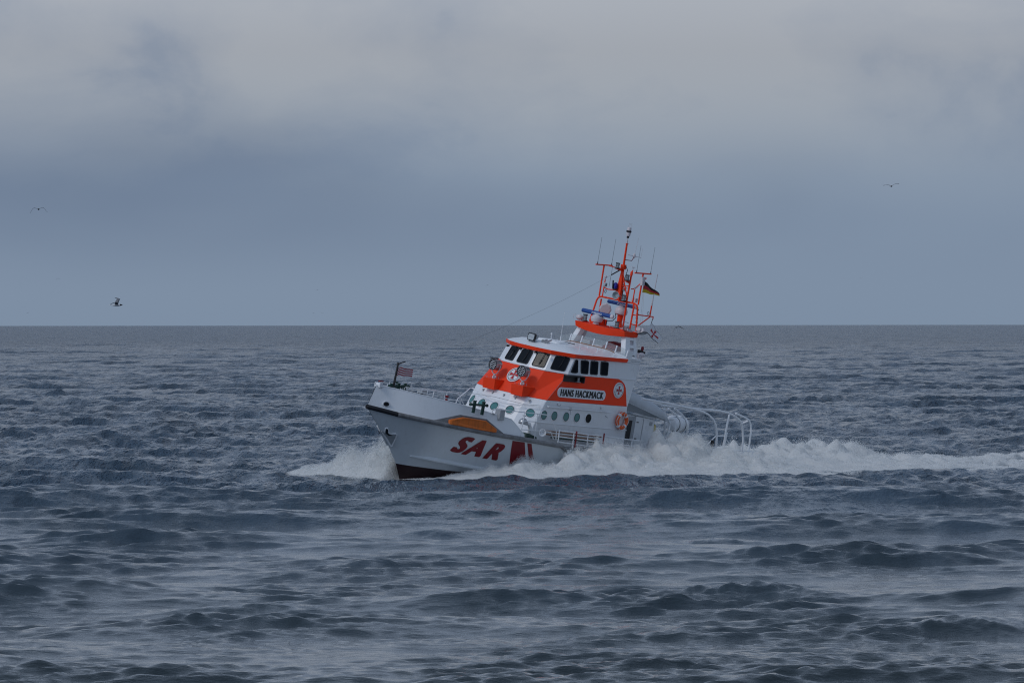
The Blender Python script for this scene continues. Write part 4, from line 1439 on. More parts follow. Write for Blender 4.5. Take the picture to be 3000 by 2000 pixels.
def nav_lamp(c, r=.075, h=.2, parent=mast):
    l = part('navigation_lamp', merge(lathe(c, (0, 0, 1), [(0, r * 1.1), (.02, r * 1.15), (.03, r * .85), (h * .5 - .01, r * .85), (h * .5, r), (h * .5 + .02, r), (h * .5 + .03, r * .85), (h - .03, r * .85), (h - .02, r * 1.1), (h, r * 1.05)], 12)), 'lens_grey', parent, smooth=True)
    part('cap', merge(lathe((c[0], c[1], c[2] + h - .015), (0, 0, 1), [(0, r * 1.14), (.025, r * 1.1)], 12), lathe((c[0], c[1], c[2] - .03), (0, 0, 1), [(0, r * 1.5), (.03, r * 1.5)], 12),
                      *[cyl((c[0] + r * 1.05 * math.cos(a), c[1] + r * 1.05 * math.sin(a), c[2]), (c[0] + r * 1.05 * math.cos(a), c[1] + r * 1.05 * math.sin(a), c[2] + h), .008, None, 4) for a in (0, 1.57, 3.14, 4.71)]), 'black_paint', l)


nav_lamp((12.89, -.05, 5.90), .075, .17)
nav_lamp((13.02, .40, 5.52), .075, .18)
nav_lamp((12.96, .44, 4.74), .085, .20)
part('lamp_shelf', slab([(12.80, -.10, 5.86), (13.14, -.06, 5.86), (13.14, .06, 5.78), (12.90, .06, 5.86)], (0, 0, -.015)), 'orange_paint', mast)
part('lamp_shelf', slab([(12.92, .34, 5.48), (13.18, .38, 5.48), (13.18, .46, 5.38), (12.95, .46, 5.48)], (0, 0, -.015)), 'orange_paint', mast)
part('lamp_shelf', slab([(12.82, .32, 4.70), (13.14, .32, 4.70), (13.14, .60, 4.70), (12.85, .55, 4.70)], (0, 0, -.03)), 'orange_paint', mast)
part('horn', lathe((13.05, .16, 4.86), (-.75, .10, .05), [(0, .04), (.10, .05), (.22, .09), (.30, .15), (.30, .135), (.2, .07)], 16), 'lens_grey', mast, smooth=True)
part('junction_box', box(13.2, 13.35, .62, .82, 4.74, 4.90), 'pinkish_white', mast, bevel=.015)
for x, y, z0, z1 in ((13.02, -.62, 4.70, 5.42), (13.18, .72, 4.72, 5.28)):
    part('gps_post', merge(tube([(x, y, z0), (x, y, z1 - .06)], .024, 6)), 'orange_paint', mast)
    part('gps_head', merge(cyl((x, y, z1 - .06), (x, y, z1), .018, None, 6), lathe((x, y, z1), (0, 0, 1), [(0, .05), (.04, .06), (.08, .04)], 10)) if y < 0 else merge(cyl((x, y, z1 - .06), (x, y, z1), .018, None, 6), box(x - .11, x + .11, y - .02, y + .02, z1, z1 + .02)), 'pinkish_white', mast)
part('gps_head', merge(cyl((13.2, .45, 5.90), (13.2, .45, 6.0), .014, None, 6), box(13.1, 13.3, .43, .47, 6.0, 6.02)), 'pinkish_white', mast)
# wind vane
part('wind_vane', merge(tube([(13.2, .0, 6.22), (13.55, .05, 6.22), (13.62, .06, 6.34)], .016, 6)), 'dark_red', mast)
part('vane_head', merge(lathe((13.64, .06, 6.33), (0, 0, 1), [(0, .03), (.05, .06), (.12, .05), (.18, .015)], 10), tube([(13.32, .02, 6.42), (13.64, .06, 6.40), (14.05, .08, 6.37)], .010, 5), cyl((13.66, .06, 6.5), (13.72, .06, 7.2), .006, .004, 5),
                        cyl((14.03, .08, 6.37), (14.04, .08, 6.72), .005, None, 4)), 'pinkish_white', mast)

# radars: gearbox with its bar
def radar(c, length, z, name_off, y_tilt=0.0, big=True):
    x, y = c
    base = 3.70
    if big:
        hs = lathe((x, y, z - .34), (0, 0, 1), [(0, .10), (.03, .20), (.12, .235), (.20, .225), (.26, .14), (.30, .10)], 20)
        st = cyl((x, y, base), (x, y, z - .34), .13, .10, 12)
    else:
        hs = lathe((x, y, z - .40), (0, 0, 1), [(0, .17), (.04, .235), (.16, .245), (.26, .20), (.32, .12), (.36, .10)], 20)
        st = merge(lathe((x, y, base - .02), (0, 0, 1), [(0, .15), (.2, .10), (z - .40 - base + .02, .12)], 12))
    g = part('radar', hs, 'pinkish_white', mast, smooth=True)
    part('pedestal', st, 'pinkish_white' if big else 'orange_paint', g)
    R_ = .075 if big else .065
    d = Vector((.0, 1, 0)).normalized()
    c0 = Vector((x, y, z))
    sec = lambda yy, s=1.0: [(x + R_ * s * .8 * math.cos(a), yy, z + R_ * s * 1.05 * math.sin(a)) for a in np.linspace(0, 2 * math.pi, 12, endpoint=False)]
    part('radar_bar', loft([sec(y - length / 2, .8), sec(y - length / 2 + .03), sec(y + length / 2 - .12), sec(y + length / 2 - .12)]), 'radar_blue', g, smooth=True)
    part('bar_end', loft([sec(y + length / 2 - .12, 1.01), sec(y + length / 2 - .02, 1.01), sec(y + length / 2, .85)]), 'pinkish_white', g, smooth=True)
    sh = text_shape('FURUNO', .095, 0, 0, 0, 1.15, 1.12)
    us = [v[0] for v in sh[0]]
    mid = (min(us) + max(us)) / 2
    part('lettering', map_shape(bold(sh, (-.004, 0, .004)), lambda u, v, w_: (x - R_ * .8 - .006 - w_, y + u - mid + name_off, z - .036 + v)), 'lens_white', g)


radar((12.40, -.20), 1.52, 4.10, .0)
radar((13.48, .03), 1.42, 4.55, .05, big=False)
# round camera housing on the starboard side of the frame
part('satellite_dome', merge(lathe((13.42, -.68, 4.28), (-.55, .42, -.05), [(0, .20), (.30, .24), (.34, .235), (.37, .20)], 8)), 'pinkish_white', mast, bevel=.02)
part('dome_vent', merge(box(13.17, 13.19, -.60, -.42, 4.32, 4.35)), 'black_paint', mast)
# lights on the platform
nav_lamp((12.42, -.78, 3.74), .085, .22, platform)
nav_lamp((12.62, .62, 3.72), .085, .22, platform)
part('ball_light', merge(sphere((12.55, -1.15, 3.80), .12, 12, 8, (1, 1.3, .9)), tube([(12.4, -1.3, 3.7), (12.4, -1.32, 3.85), (12.45, -1.25, 3.9)], .01, 5)), 'pinkish_white', platform, smooth=True)
part('cables', merge(tube([(12.7, .05, 3.7), (12.68, .06, 3.88), (12.85, .2, 3.92), (12.95, .25, 4.05), (12.95, .2, 4.2)], .016, 5), tube([(12.75, -.05, 3.7), (12.7, -.1, 3.95), (12.8, -.3, 4.0), (12.9, -.3, 3.9)], .012, 5)), 'black_rubber', platform)
part('camera_bundle', merge(lathe((12.9, .72, 3.78), (.45, .35, -.35), [(0, .04), (.1, .10), (.35, .11), (.45, .05)], 10), box(12.85, 13.0, .75, .9, 3.68, 3.82), tube([(12.85, .7, 3.7), (12.8, .75, 4.0), (13.0, .85, 3.95)], .012, 5)), 'grey_metal', platform, smooth=True)
# aft flood lights
for sd in (1,):
    fl2 = part('aft_flood_light', loft([rrect([(13.25, 1.14, 3.70), (13.25, 1.40, 3.68), (13.25, 1.40, 3.84), (13.25, 1.14, 3.86)], .06, 4), rrect([(13.10, 1.16, 3.74), (13.10, 1.36, 3.74), (13.10, 1.36, 3.88), (13.10, 1.16, 3.88)], .06, 4)]), 'pinkish_white', platform, smooth=True)
    part('lens', loft([rrect([(13.12, 1.20, 3.60), (13.50, 1.22, 3.60), (13.44, 1.48, 3.72), (13.16, 1.46, 3.72)], .08, 4), rrect([(13.12, 1.20, 3.625), (13.50, 1.22, 3.625), (13.44, 1.48, 3.745), (13.16, 1.46, 3.745)], .08, 4)]), 'lens_grey', fl2)
    part('rim', tube(rrect([(13.12, 1.20, 3.61), (13.50, 1.22, 3.61), (13.44, 1.48, 3.73), (13.16, 1.46, 3.73)], .08, 4), .018, 5, closed=True), 'black_paint', fl2)
    part('back', loft([rrect([(13.12, 1.20, 3.63), (13.50, 1.22, 3.63), (13.44, 1.48, 3.75), (13.16, 1.46, 3.75)], .08, 4), rrect([(13.18, 1.24, 3.82), (13.40, 1.24, 3.82), (13.38, 1.42, 3.88), (13.2, 1.42, 3.88)], .06, 4)]), 'pinkish_white', fl2, smooth=True)
# boom aft on the port side
part('boom', merge(tube([(13.24, 1.0, 4.31), (14.24, .98, 4.29), (14.24, .98, 4.20)], .024, 6), tube([(13.42, 1.0, 3.92), (14.05, .98, 4.28)], .024, 6), tube([(14.03, .98, 4.29), (14.03, .98, 4.70)], .028, 6)), 'orange_paint', mast)
part('stern_antenna', merge(cyl((14.03, .98, 4.70), (14.04, .98, 4.92), .032, .022, 8), cyl((14.04, .98, 4.92), (14.05, .98, 5.86), .017, .014, 8), cyl((14.05, .98, 5.86), (14.05, .98, 5.90), .022, None, 8)), 'pinkish_white', mast)
part('cable_loop', tube([(13.9 + .06 * math.cos(t), .98, 4.40 + .06 * math.sin(t)) for t in np.linspace(0, 6.28, 12, endpoint=False)], .009, 5, closed=True), 'black_rubber', mast)
part('cable_clips', merge(*[tube([(13.22 + .02 * k, .93, 4.5 - .16 * k), (13.22 + .02 * k, 1.05, 4.5 - .16 * k)], .012, 4) for k in range(5)]), 'black_rubber', mast)
part('halyard', merge(tube([(13.3, .96, 5.7), (13.55, 1.0, 3.8)], .005, 4), tube([(13.34, .96, 5.7), (13.65, 1.0, 3.9)], .005, 4)), 'rope_white', mast)
part('ceramic_block', loft([rrect([(13.14, .93, 5.42), (13.30, .93, 5.42), (13.30, 1.06, 5.42), (13.14, 1.06, 5.42)], .04, 3), rrect([(13.14, .93, 5.74), (13.30, .93, 5.74), (13.30, 1.06, 5.74), (13.14, 1.06, 5.74)], .04, 3)]), 'pinkish_white', mast)
# wire aerial from the mast to the bow staff
wp = []
a, b_ = Vector((13.0, -.02, 5.80)), Vector((1.66, 0, 1.72))
for i in range(25):
    t = i / 24
    p = a.lerp(b_, t)
    p.z -= .30 * 4 * t * (1 - t)
    wp.append(tuple(p))
aer = part('wire_aerial', tube(wp, .0028, 4), 'black_paint', ship)
part('insulator', tube([wp[0], tuple(Vector(wp[0]).lerp(Vector(wp[1]), .9))], .022, 6), 'black_rubber', aer)

# after end of the bridge: bracket with lamps
part('aft_bracket', merge(slab([(13.12, 1.5, 2.72), (13.42, 1.5, 2.78), (13.44, 1.5, 2.92), (13.12, 1.5, 2.90)], (0, -.25, 0)), sphere((13.36, 1.42, 2.86), .15, 12, 8, (1.2, .8, .7)), tube([(13.35, 1.45, 2.75), (13.20, 1.48, 2.2), (13.05, 1.5, 1.6)], .02, 6)), 'pinkish_white', ship, smooth=True)
part('aft_lamp', merge(lathe((13.42, 1.38, 2.94), (0, 0, 1), [(0, .05), (.06, .055), (.08, .04)], 10), box(13.25, 13.38, 1.3, 1.42, 2.93, 3.05), box(13.45, 13.55, 1.36, 1.44, 2.86, 3.0)), 'black_paint', ship)
part('red_lamp', lathe((13.44, 1.36, 3.02), (0, 0, 1), [(0, .05), (.12, .055), (.16, .04)], 12), 'dark_red', ship, smooth=True)
# scalloped air outlet behind the house
part('aft_trunk', slab([(13.06, 1.45, 2.56), (13.42, 1.45, 2.42), (13.38, 1.45, 2.25), (13.30, 1.45, 2.16), (13.36, 1.45, 2.0), (13.30, 1.45, 1.82), (13.16, 1.45, 1.76), (12.98, 1.45, 1.80)], (0, -.4, 0)), 'white_paint', ship, bevel=.02)

# ---- rails
def rail(name, runs, r=.019, mat='white_paint'):
    return part(name, merge(*[tube(p, r, 6) for p in runs]), mat, ship, smooth=True)


for sd in (1, -1):
    rail('bow_rail', [[(1.55, sd * .30, .62), (1.50, sd * .30, .80), (1.58, sd * .32, .85), (2.12, sd * .45, .83), (2.2, sd * .48, .80), (2.2, sd * .48, .60)],
                      [(2.2, sd * .48, .82), (2.9, sd * .9, .83), (3.55, sd * 1.15, .86), (3.72, sd * 1.2, .46)]], .011)
    bt = lambda x0, up, i=.06: (bul_top(x0)[0], sd * (bul_top(x0)[1] - i), bul_top(x0)[2] + up)
    rail('bow_rail', [[bt(1.5, -.1), bt(1.55, .09), bt(2.0, .10), bt(2.5, .10), bt(3.0, .11), bt(3.25, .10), bt(3.3, -.1)],
                      [bt(1.9, -.1), bt(1.9, .22)], [bt(2.6, -.1), bt(2.6, .22)]], .012)
    rail('side_rail', [[(4.38, sd * 2.14, .34), (4.40, sd * 2.14, .48), (4.50, sd * 2.15, .53), (5.3, sd * 2.18, .515), (7.60, sd * 2.2, .46), (8.13, sd * 2.22, -.07), (8.20, sd * 2.22, -.42)],
                       [(6.18, sd * 2.2, .50), (6.12, sd * 2.2, -.42)], [(6.92, sd * 2.2, .48), (6.98, sd * 2.2, -.48)],
                       [(6.15, sd * 2.2, .18), (7.86, sd * 2.2, .18)], [(6.14, sd * 2.2, -.14), (7.85, sd * 2.2, -.15), (8.08, sd * 2.2, -.42)]], .018)
    tops = [(8.17, -.06), (9.04, -.10), (9.88, -.14), (10.72, -.15), (12.53, -.22), (14.4, -.24)]
    rail('deck_rail', [[(x, sd * 2.33, z) for x, z in tops], [(x, sd * 2.33, z - .22) for x, z in tops], [(x, sd * 2.33, z - .42) for x, z in tops]] +
         [[(x, sd * 2.33, z + .02), (x + .06, sd * 2.33, -.74)] for x, z in tops[:-1] + [(11.6, -.18), (13.4, -.22)]], .022)
    part('stiffener', merge(*[box(x, x + .03, sd * 2.40 - .02, sd * 2.40 + .02, -1.15, -.74) for x in np.arange(8.9, 13, .42)]), 'white_paint', hull)
    part('gusset', slab([(10.85, sd * 2.31, -.20), (11.6, sd * 2.31, -.24), (11.25, sd * 2.31, -.60), (10.82, sd * 2.31, -.70)], (0, sd * .01, 0)), 'white_paint', ship)
    for x in (9.15, 10.78):
        part('red_strap', tube([(x, sd * 2.36, -.04), (x + .03, sd * 2.37, -.66)], .03, 6), 'dark_red', ship)
    # boat hooks and poles stowed along the house
    for z, m, x0, x1 in ((-.16, 'wood', 7.7, 11.2), (-.22, 'rope_white', 8.0, 10.9), (-.28, 'wood', 7.9, 11.0), (-.38, 'green_paint', 8.15, 11.1), (-.34, 'rope_white', 8.3, 11.2)):
        part('stowed_pole', tube([(x0, sd * (1.85 + .4 * abs(z)), z), (x1, sd * (1.85 + .4 * abs(z)), z - .08)], .026, 7), m, ship)

# mushroom vent and gear by the side rail
for sd in (1, -1):
    v = part('vent_pipe', merge(tube([(6.95, sd * 1.95, -.5), (6.93, sd * 1.95, -.1), (6.80, sd * 1.97, .05), (6.55, sd * 2.0, .08), (6.45, sd * 2.0, .10)], .075, 10)), 'white_paint', ship, smooth=True)
    part('vent_cap', merge(lathe((6.42, sd * 2.0, .04), (0, 0, 1), [(0, .17), (.05, .18), (.14, .15), (.20, .08), (.22, .03)], 14), cyl((6.42, sd * 2.0, .25), (6.42, sd * 2.0, .34), .02, None, 6), box(6.34, 6.52, sd * 2.0 - .02, sd * 2.0 + .02, .33, .36)), 'grey_metal', v, smooth=True)
    part('scoop', lathe((7.45, sd * 2.1, -.22), (-.5, sd * .6, .1), [(0, .06), (.1, .10), (.16, .14), (.16, .115), (.08, .07)], 14), 'white_paint', ship, smooth=True)
    part('green_locker', slab([(6.5, sd * 2.15, -.42), (6.55, sd * 2.15, -.26), (6.75, sd * 2.15, -.28), (7.15, sd * 2.15, -.38), (7.2, sd * 2.15, -.46)], (0, -sd * .3, 0)), 'green_paint', ship, bevel=.02)
    part('fairlead', merge(box(5.0, 5.28, sd * 1.9 - .12, sd * 1.9 + .12, .12, .52), tube([(4.86, sd * 1.9, .30), (4.70, sd * 1.9, .34)], .025, 6), tube([(5.28, sd * 1.9, .30), (5.42, sd * 1.9, .28)], .025, 6)), 'grey_paint', ship, bevel=.02)
    # twin bollards painted dark green
    for x0, x1, y, zb, zt in ((3.62, 4.13, 1.90, .30, .73),):
        part('bollard', merge(cyl((x0, sd * y, zb), (x0, sd * y, zt), .062, None, 12), cyl((x0, sd * y, zt), (x0, sd * y, zt + .02), .075, None, 12), cyl((x1, sd * y, zb - .05), (x1, sd * y, zt - .02), .062, None, 12), cyl((x1, sd * y, zt - .02), (x1, sd * y, zt), .075, None, 12),
                              tube([(x0 - .22, sd * y, .60), (x1 + .2, sd * y, .60)], .042, 10), cyl((x0 - .24, sd * y, .60), (x0 - .20, sd * y, .60), .06, None, 10), cyl((x1 + .18, sd * y, .60), (x1 + .22, sd * y, .60), .06, None, 10)), 'green_paint', ship, smooth=True)
part('bow_bitts', merge(cyl((1.12, 0, .55), (1.12, 0, .90), .055, None, 12), cyl((1.55, 0, .55), (1.53, 0, .93), .062, None, 12), tube([(1.02, 0, .80), (1.70, 0, .80)], .042, 10), cyl((1.0, 0, .80), (1.04, 0, .80), .058, None, 10), cyl((1.68, 0, .80), (1.72, 0, .80), .058, None, 10)), 'green_paint', ship, smooth=True)
part('bow_roller', merge(cyl((.42, -.08, .83), (.42, .08, .83), .06, None, 12), box(.35, .62, -.14, .14, .74, .79), box(.35, .5, -.13, -.10, .78, .90), box(.35, .5, .10, .13, .78, .90)), 'white_paint', ship, smooth=True)
part('bow_lamp', merge(box(.42, .62, -.04, .04, .93, .97)), 'dark_red', ship)
part('deck_hatch', box(2.0, 2.5, -.3, .4, .55, .66), 'black_paint', ship, bevel=.02)
part('windlass_cover', merge(lathe((3.1, 1.0, .40), (0, 0, 1), [(0, .05), (.28, .045), (.30, .09), (.33, .09), (.34, .05)], 10)), 'dark_red', ship)
staff = part('flag_staff', merge(tube([(1.24, 0, .60), (1.25, 0, .78), (1.29, 0, 1.62)], [.05, .045, .035], 8), tube([(1.29, 0, 1.62), (1.66, 0, 1.72)], .022, 6), cyl((1.28, 0, 1.60), (1.30, 0, 1.66), .055, .05, 8)), 'black_paint', ship, smooth=True)
part('staff_foot', cyl((1.23, 0, .55), (1.24, 0, .76), .06, .055, 10), 'white_paint', staff)

# ---- after house, awning, stern cage
aft = part('after_house', loft([[(13.0, -1.25, -.80), (13.0, 1.20, -.80), (15.3, 1.20, -.85), (15.3, -1.25, -.85)], [(12.95, -1.25, .60), (12.95, 1.20, .60), (15.15, 1.20, .46), (15.15, -1.25, .46)]]), 'white_paint', ship, bevel=.02)
part('doorway', box(13.44, 13.92, 1.10, 1.206, -.62, .52), 'grey_paint', aft)
part('dark_opening', box(13.52, 13.80, 1.20, 1.212, -.35, .36), 'black_paint', aft)
dr = part('door', slab([(13.96, 1.215, -.66), (14.42, 1.215, -.66), (14.40, 1.215, .50), (13.94, 1.215, .53)], (0, .03, 0)), 'white_paint', aft, bevel=.008)
part('handle', merge(box(14.02, 14.12, 1.24, 1.275, .30, .33), box(14.04, 14.14, 1.24, 1.275, -.32, -.29)), 'black_paint', dr)
part('door', slab([(14.46, 1.215, -.68), (15.14, 1.215, -.70), (15.06, 1.215, .44), (14.44, 1.215, .49)], (0, .03, 0)), 'white_paint', aft, bevel=.008)
part('gutter', tube([(13.9, 1.24, .60), (15.15, 1.24, .50)], .035, 6), 'white_paint', aft)
part('vent_grille', box(14.8, 14.98, 1.245, 1.255, .22, .36), 'grey_paint', aft)


def awning():
    # canvas sheet stretched from the house over the after deck down to a bow
    st = [(12.92, 1.60, 1.42, 1.09), (13.5, 1.52, 1.43, .96), (14.1, 1.40, 1.44, .82), (14.7, 1.24, 1.44, .68), (15.2, 1.10, 1.43, .57), (15.5, .95, 1.42, .50), (15.7, .78, 1.40, .45), (15.82, .60, 1.38, .42), (15.86, .46, 1.36, .41)]
    V, F = [], []
    n = 18
    for i, (x, zt, hw, ze) in enumerate(st):
        for j in range(n + 1):
            t = 2 * j / n - 1
            y = hw * math.sin(t * math.pi / 2)
            c = max(0, 1 - abs(t) ** 2.6)
            z = ze + (zt - ze) * c ** .75
            z += .012 * math.sin(7 * x + 9 * t) * (1 - abs(t)) + .02 * math.sin(3.1 * x) * c * (abs(t) > .3)
            V.append((x, y, z))
    m = n + 1
    for i in range(len(st) - 1):
        for j in range(n):
            F.append((i * m + j, i * m + j + 1, (i + 1) * m + j + 1, (i + 1) * m + j))
    return V, F


aw = part('awning', awning(), 'canvas', ship, smooth=True, label='pale canvas awning sloping down over the after deck')
aw.modifiers.new('thick', 'SOLIDIFY').thickness = .012
part('seam', tube([(12.95, 1.44, 1.08), (14.1, 1.46, .82), (15.2, 1.45, .57), (15.8, 1.40, .42)], .02, 6), 'canvas', aw)
part('guy_rope', tube([(12.8, 1.72, .66), (13.6, 1.75, .63), (15.9, 1.5, .52)], .009, 5), 'grey_metal', aw)
part('awning_bow', tube([(15.84, 1.40, -.6), (15.84, 1.40, .40), (15.84, .7, .66), (15.84, 0, .72), (15.84, -.7, .66), (15.84, -1.40, .40), (15.84, -1.40, -.6)], .04, 8), 'white_paint', aw, smooth=True)

cage = part('stern_guard', merge(
    tube([(13.2, 1.95, 1.30), (13.9, 1.9, 1.26), (16.5, 1.9, 1.06), (17.1, 1.9, .97), (17.45, 1.9, .89), (17.8, 1.9, .72), (18.03, 1.9, .50), (18.18, 1.9, .2), (18.24, 1.9, -.06), (18.36, 1.9, -.82)], .042, 10),
    tube([(14.9, 1.6, 1.05), (18.5, 1.6, 1.03), (19.1, 1.6, .97), (19.5, 1.6, .88), (19.9, 1.6, .70), (20.12, 1.6, .45), (20.3, 1.6, .0), (20.4, 1.6, -.82)], .040, 10),
    tube([(19.35, 1.75, 1.0), (19.95, 1.80, .86), (20.12, 1.84, .80), (20.26, 1.86, .62), (20.32, 1.88, .40), (20.36, 1.88, 0), (20.42, 1.88, -.80)], .036, 10),
    tube([(20.02, 1.6, .60), (20.14, 1.82, .76)], .034, 8),
    tube([(18.95, 1.75, .93), (18.92, 1.75, .3), (18.98, 1.75, -.80)], .038, 8),
    tube([(18.98, 1.75, .25), (18.92, 1.76, -.4)], .048, 8)), 'white_paint', ship, smooth=True)
part('cradle', merge(tube([(14.5, -1.0, .95), (17.0, -.6, .90), (17.6, -.5, .86)], .05, 8), tube([(16.0, .9, .86), (16.2, .9, .30), (16.35, .9, -.75)], .045, 8), tube([(16.1, 1.0, .88), (16.6, 1.0, .70), (17.05, 1.0, .42), (17.1, 1.0, -.5)], .04, 8),
                     tube([(16.5, 1.0, .92), (17.0, 1.0, .70), (17.5, 1.0, .42), (17.55, 1.0, -.5)], .04, 8), tube([(16.6, 1.0, .70), (17.0, 1.0, .66)], .02, 6), tube([(16.35, 1.3, .25), (16.42, 1.3, -.7)], .05, 8)), 'white_paint', ship, smooth=True)
part('stern_locker', box(17.0, 17.55, .75, 1.35, -.80, -.18), 'grey_paint', ship, bevel=.02)
part('stern_gear', merge(box(18.4, 18.9, .6, 1.2, -.82, -.55), lathe((17.9, 1.4, -.82), (0, 0, 1), [(0, .2), (.3, .22), (.5, .1)], 10)), 'deck_grey', ship, bevel=.04)
part('capstan', merge(lathe((19.3, 1.7, -.82), (0, 0, 1), [(0, .18), (.10, .16), (.2, .17), (.34, .08), (.36, .05)], 14), cyl((19.3, 1.7, -.46), (19.3, 1.7, -.38), .02, None, 6), box(19.2, 19.42, 1.68, 1.72, -.40, -.37)), 'grey_metal', ship, smooth=True)
rail('stern_rail', [[(16.9, 2.25, -.36), (20.3, 2.2, -.36)], [(16.9, 2.25, -.60), (20.3, 2.2, -.60)], [(18.3, 1.4, -.8), (18.4, 1.4, -.3), (18.8, 1.4, .02), (19.3, 1.4, .05), (19.7, 1.4, -.2), (19.85, 1.4, -.8)]] + [[(x, 2.24, -.34), (x, 2.24, -.82)] for x in (17.2, 18.0, 18.9, 19.6, 20.2)], .022)
part('stern_post', box(17.75, 17.85, 2.0, 2.12, -.82, -.05), 'black_paint', ship, bevel=.02)
part('yellow_bag', merge(loft([rrect([(15.2, 1.10, -.30), (15.32, 1.10, -.30), (15.32, 1.2, -.30), (15.2, 1.2, -.30)], .03, 3), rrect([(15.19, 1.08, -.05), (15.34, 1.08, -.05), (15.34, 1.22, -.05), (15.19, 1.22, -.05)], .05, 3), rrect([(15.22, 1.12, .26), (15.29, 1.12, .26), (15.29, 1.2, .26), (15.22, 1.2, .26)], .03, 3)])), 'yellow', ship, smooth=True)

# ---- things carried aboard
def torus_shape(c, n, R, r, nu=40, nv=12):
    d, s, u = frame_of(n)
    c = Vector(c)
    return tube([tuple(c + s * R * math.cos(a) + u * R * math.sin(a)) for a in np.linspace(0, 2 * math.pi, nu, endpoint=False)], r, nv, closed=True)


at = (12.40, 1.80, .40)
ringo = own('life_ring', 'orange ring life buoy with white bands hung on the deckhouse side', 'life ring', at, torus_shape(at, (0, 1, 0), .265, .075), 'ring_orange', smooth=True)
for a0 in (45, 135, 225, 315):
    arc = [(at[0] + .265 * math.cos(math.radians(a)) - at[0], 0, .265 * math.sin(math.radians(a))) for a in np.linspace(a0 - 9, a0 + 9, 5)]
    part('band', tube(arc, .079, 12), 'white_cloth', ringo, smooth=True)
part('grab_line', tube([(.36 * math.cos(t) * (1 - .12 * abs(math.sin(2 * t))), .05, .36 * math.sin(t) * (1 - .12 * abs(math.sin(2 * t)))) for t in np.linspace(0, 2 * math.pi, 32, endpoint=False)], .012, 5, closed=True), 'rope_white', ringo)
part('line', tube([(.02, .09, .36), (-.05, .1, .10), (.06, .09, -.02), (-.02, .09, -.2)], .010, 5), 'rope_white', ringo)

for k, (x, y, lab) in enumerate(((16.75, 1.05, 'white liferaft canister nearest the canvas awning'), (17.35, .55, 'white liferaft canister behind the slanting white cradle bars'))):
    at = (x, y, .32)
    cap = lathe((x - .42, y, .32), (1, 0, .02), [(0, .14), (.04, .24), (.12, .275), (.40, .28), (.41, .295), (.44, .295), (.45, .28), (.74, .275), (.82, .24), (.86, .14)], 20)
    c_ = own('liferaft_canister', lab, 'liferaft', at, cap, 'white_paint', smooth=True, group='liferaft canisters on the after deck')
    for dx in (-.18, .2):
        part('strap', torus_shape((dx, 0, 0), (1, 0, 0), .283, .012, 24, 6), 'black_rubber', c_)


def flag(name, label, at, hoist, fly, nu, nv, wave, colf, mats, sag=0.0, taper=0.0):
    """grid cloth: hoist and fly are vectors in ship coordinates"""
    V, F, fm = [], [], []
    hoist, fly = Vector(hoist), Vector(fly)
    nrm = hoist.cross(fly).normalized()
    for j in range(nv + 1):
        for i in range(nu + 1):
            u, v = i / nu, j / nv
            p = Vector(at) + hoist * (v * (1 - taper * u)) + fly * u + nrm * (wave * u ** .7 * math.sin(7.5 * u + 1.2 * v))
            p.z -= sag * u * u
            p.z += .25 * wave * math.sin(9 * u)
            V.append(tuple(p))
    m = nu + 1
    for j in range(nv):
        for i in range(nu):
            F.append((j * m + i, j * m + i + 1, (j + 1) * m + i + 1, (j + 1) * m + i))
            fm.append(colf((i + .5) / nu, (j + .5) / nv))
    return own(name, label, 'flag', at, (V, F), mats, fm=fm, smooth=True, group='flags flown by the rescue vessel')


flag('flag', 'red and white striped flag on the black bow staff', (1.31, 0, 1.18), (.02, 0, .33), (.78, .02, -.02), 40, 32, .05,
     lambda u, v: (int(u * 14) + int(v * 8)) % 2 if u < .143 else int(v * 8 + 1) % 2, ['red_cloth', 'white_cloth'], taper=.12)
flag('flag', 'black red and gold flag flying from the mast', (13.33, .97, 5.15), (.01, 0, .44), (.95, .05, -.02), 30, 24, .05,
     lambda u, v: 2 if v > .667 else (1 if v > .333 else 0), ['gold_cloth', 'red_cloth', 'black_cloth'], sag=.04, taper=.80)


def crossf(u, v):
    if v < .06 or v > .97:
        return 1
    a, b = (u - .52) * 1.35, (v - .5)
    if max(abs(a), abs(b)) < .42:
        w = .05 + .32 * max(abs(a), abs(b))
        if min(abs(a), abs(b)) < w * .62:
            return 2
    return 0


flag('flag', 'white pennant with red cross and dark edge hanging from the boom', (13.90, .98, 3.70), (.29, .0, .36), (.80, .06, -.34), 44, 44, .04, crossf, ['white_cloth', 'black_cloth', 'red_cloth'], sag=.06, taper=.35)
part('flag_line', merge(tube([(14.23, .98, 4.22), (14.19, .98, 4.05)], .014, 5)), 'black_paint', ship)


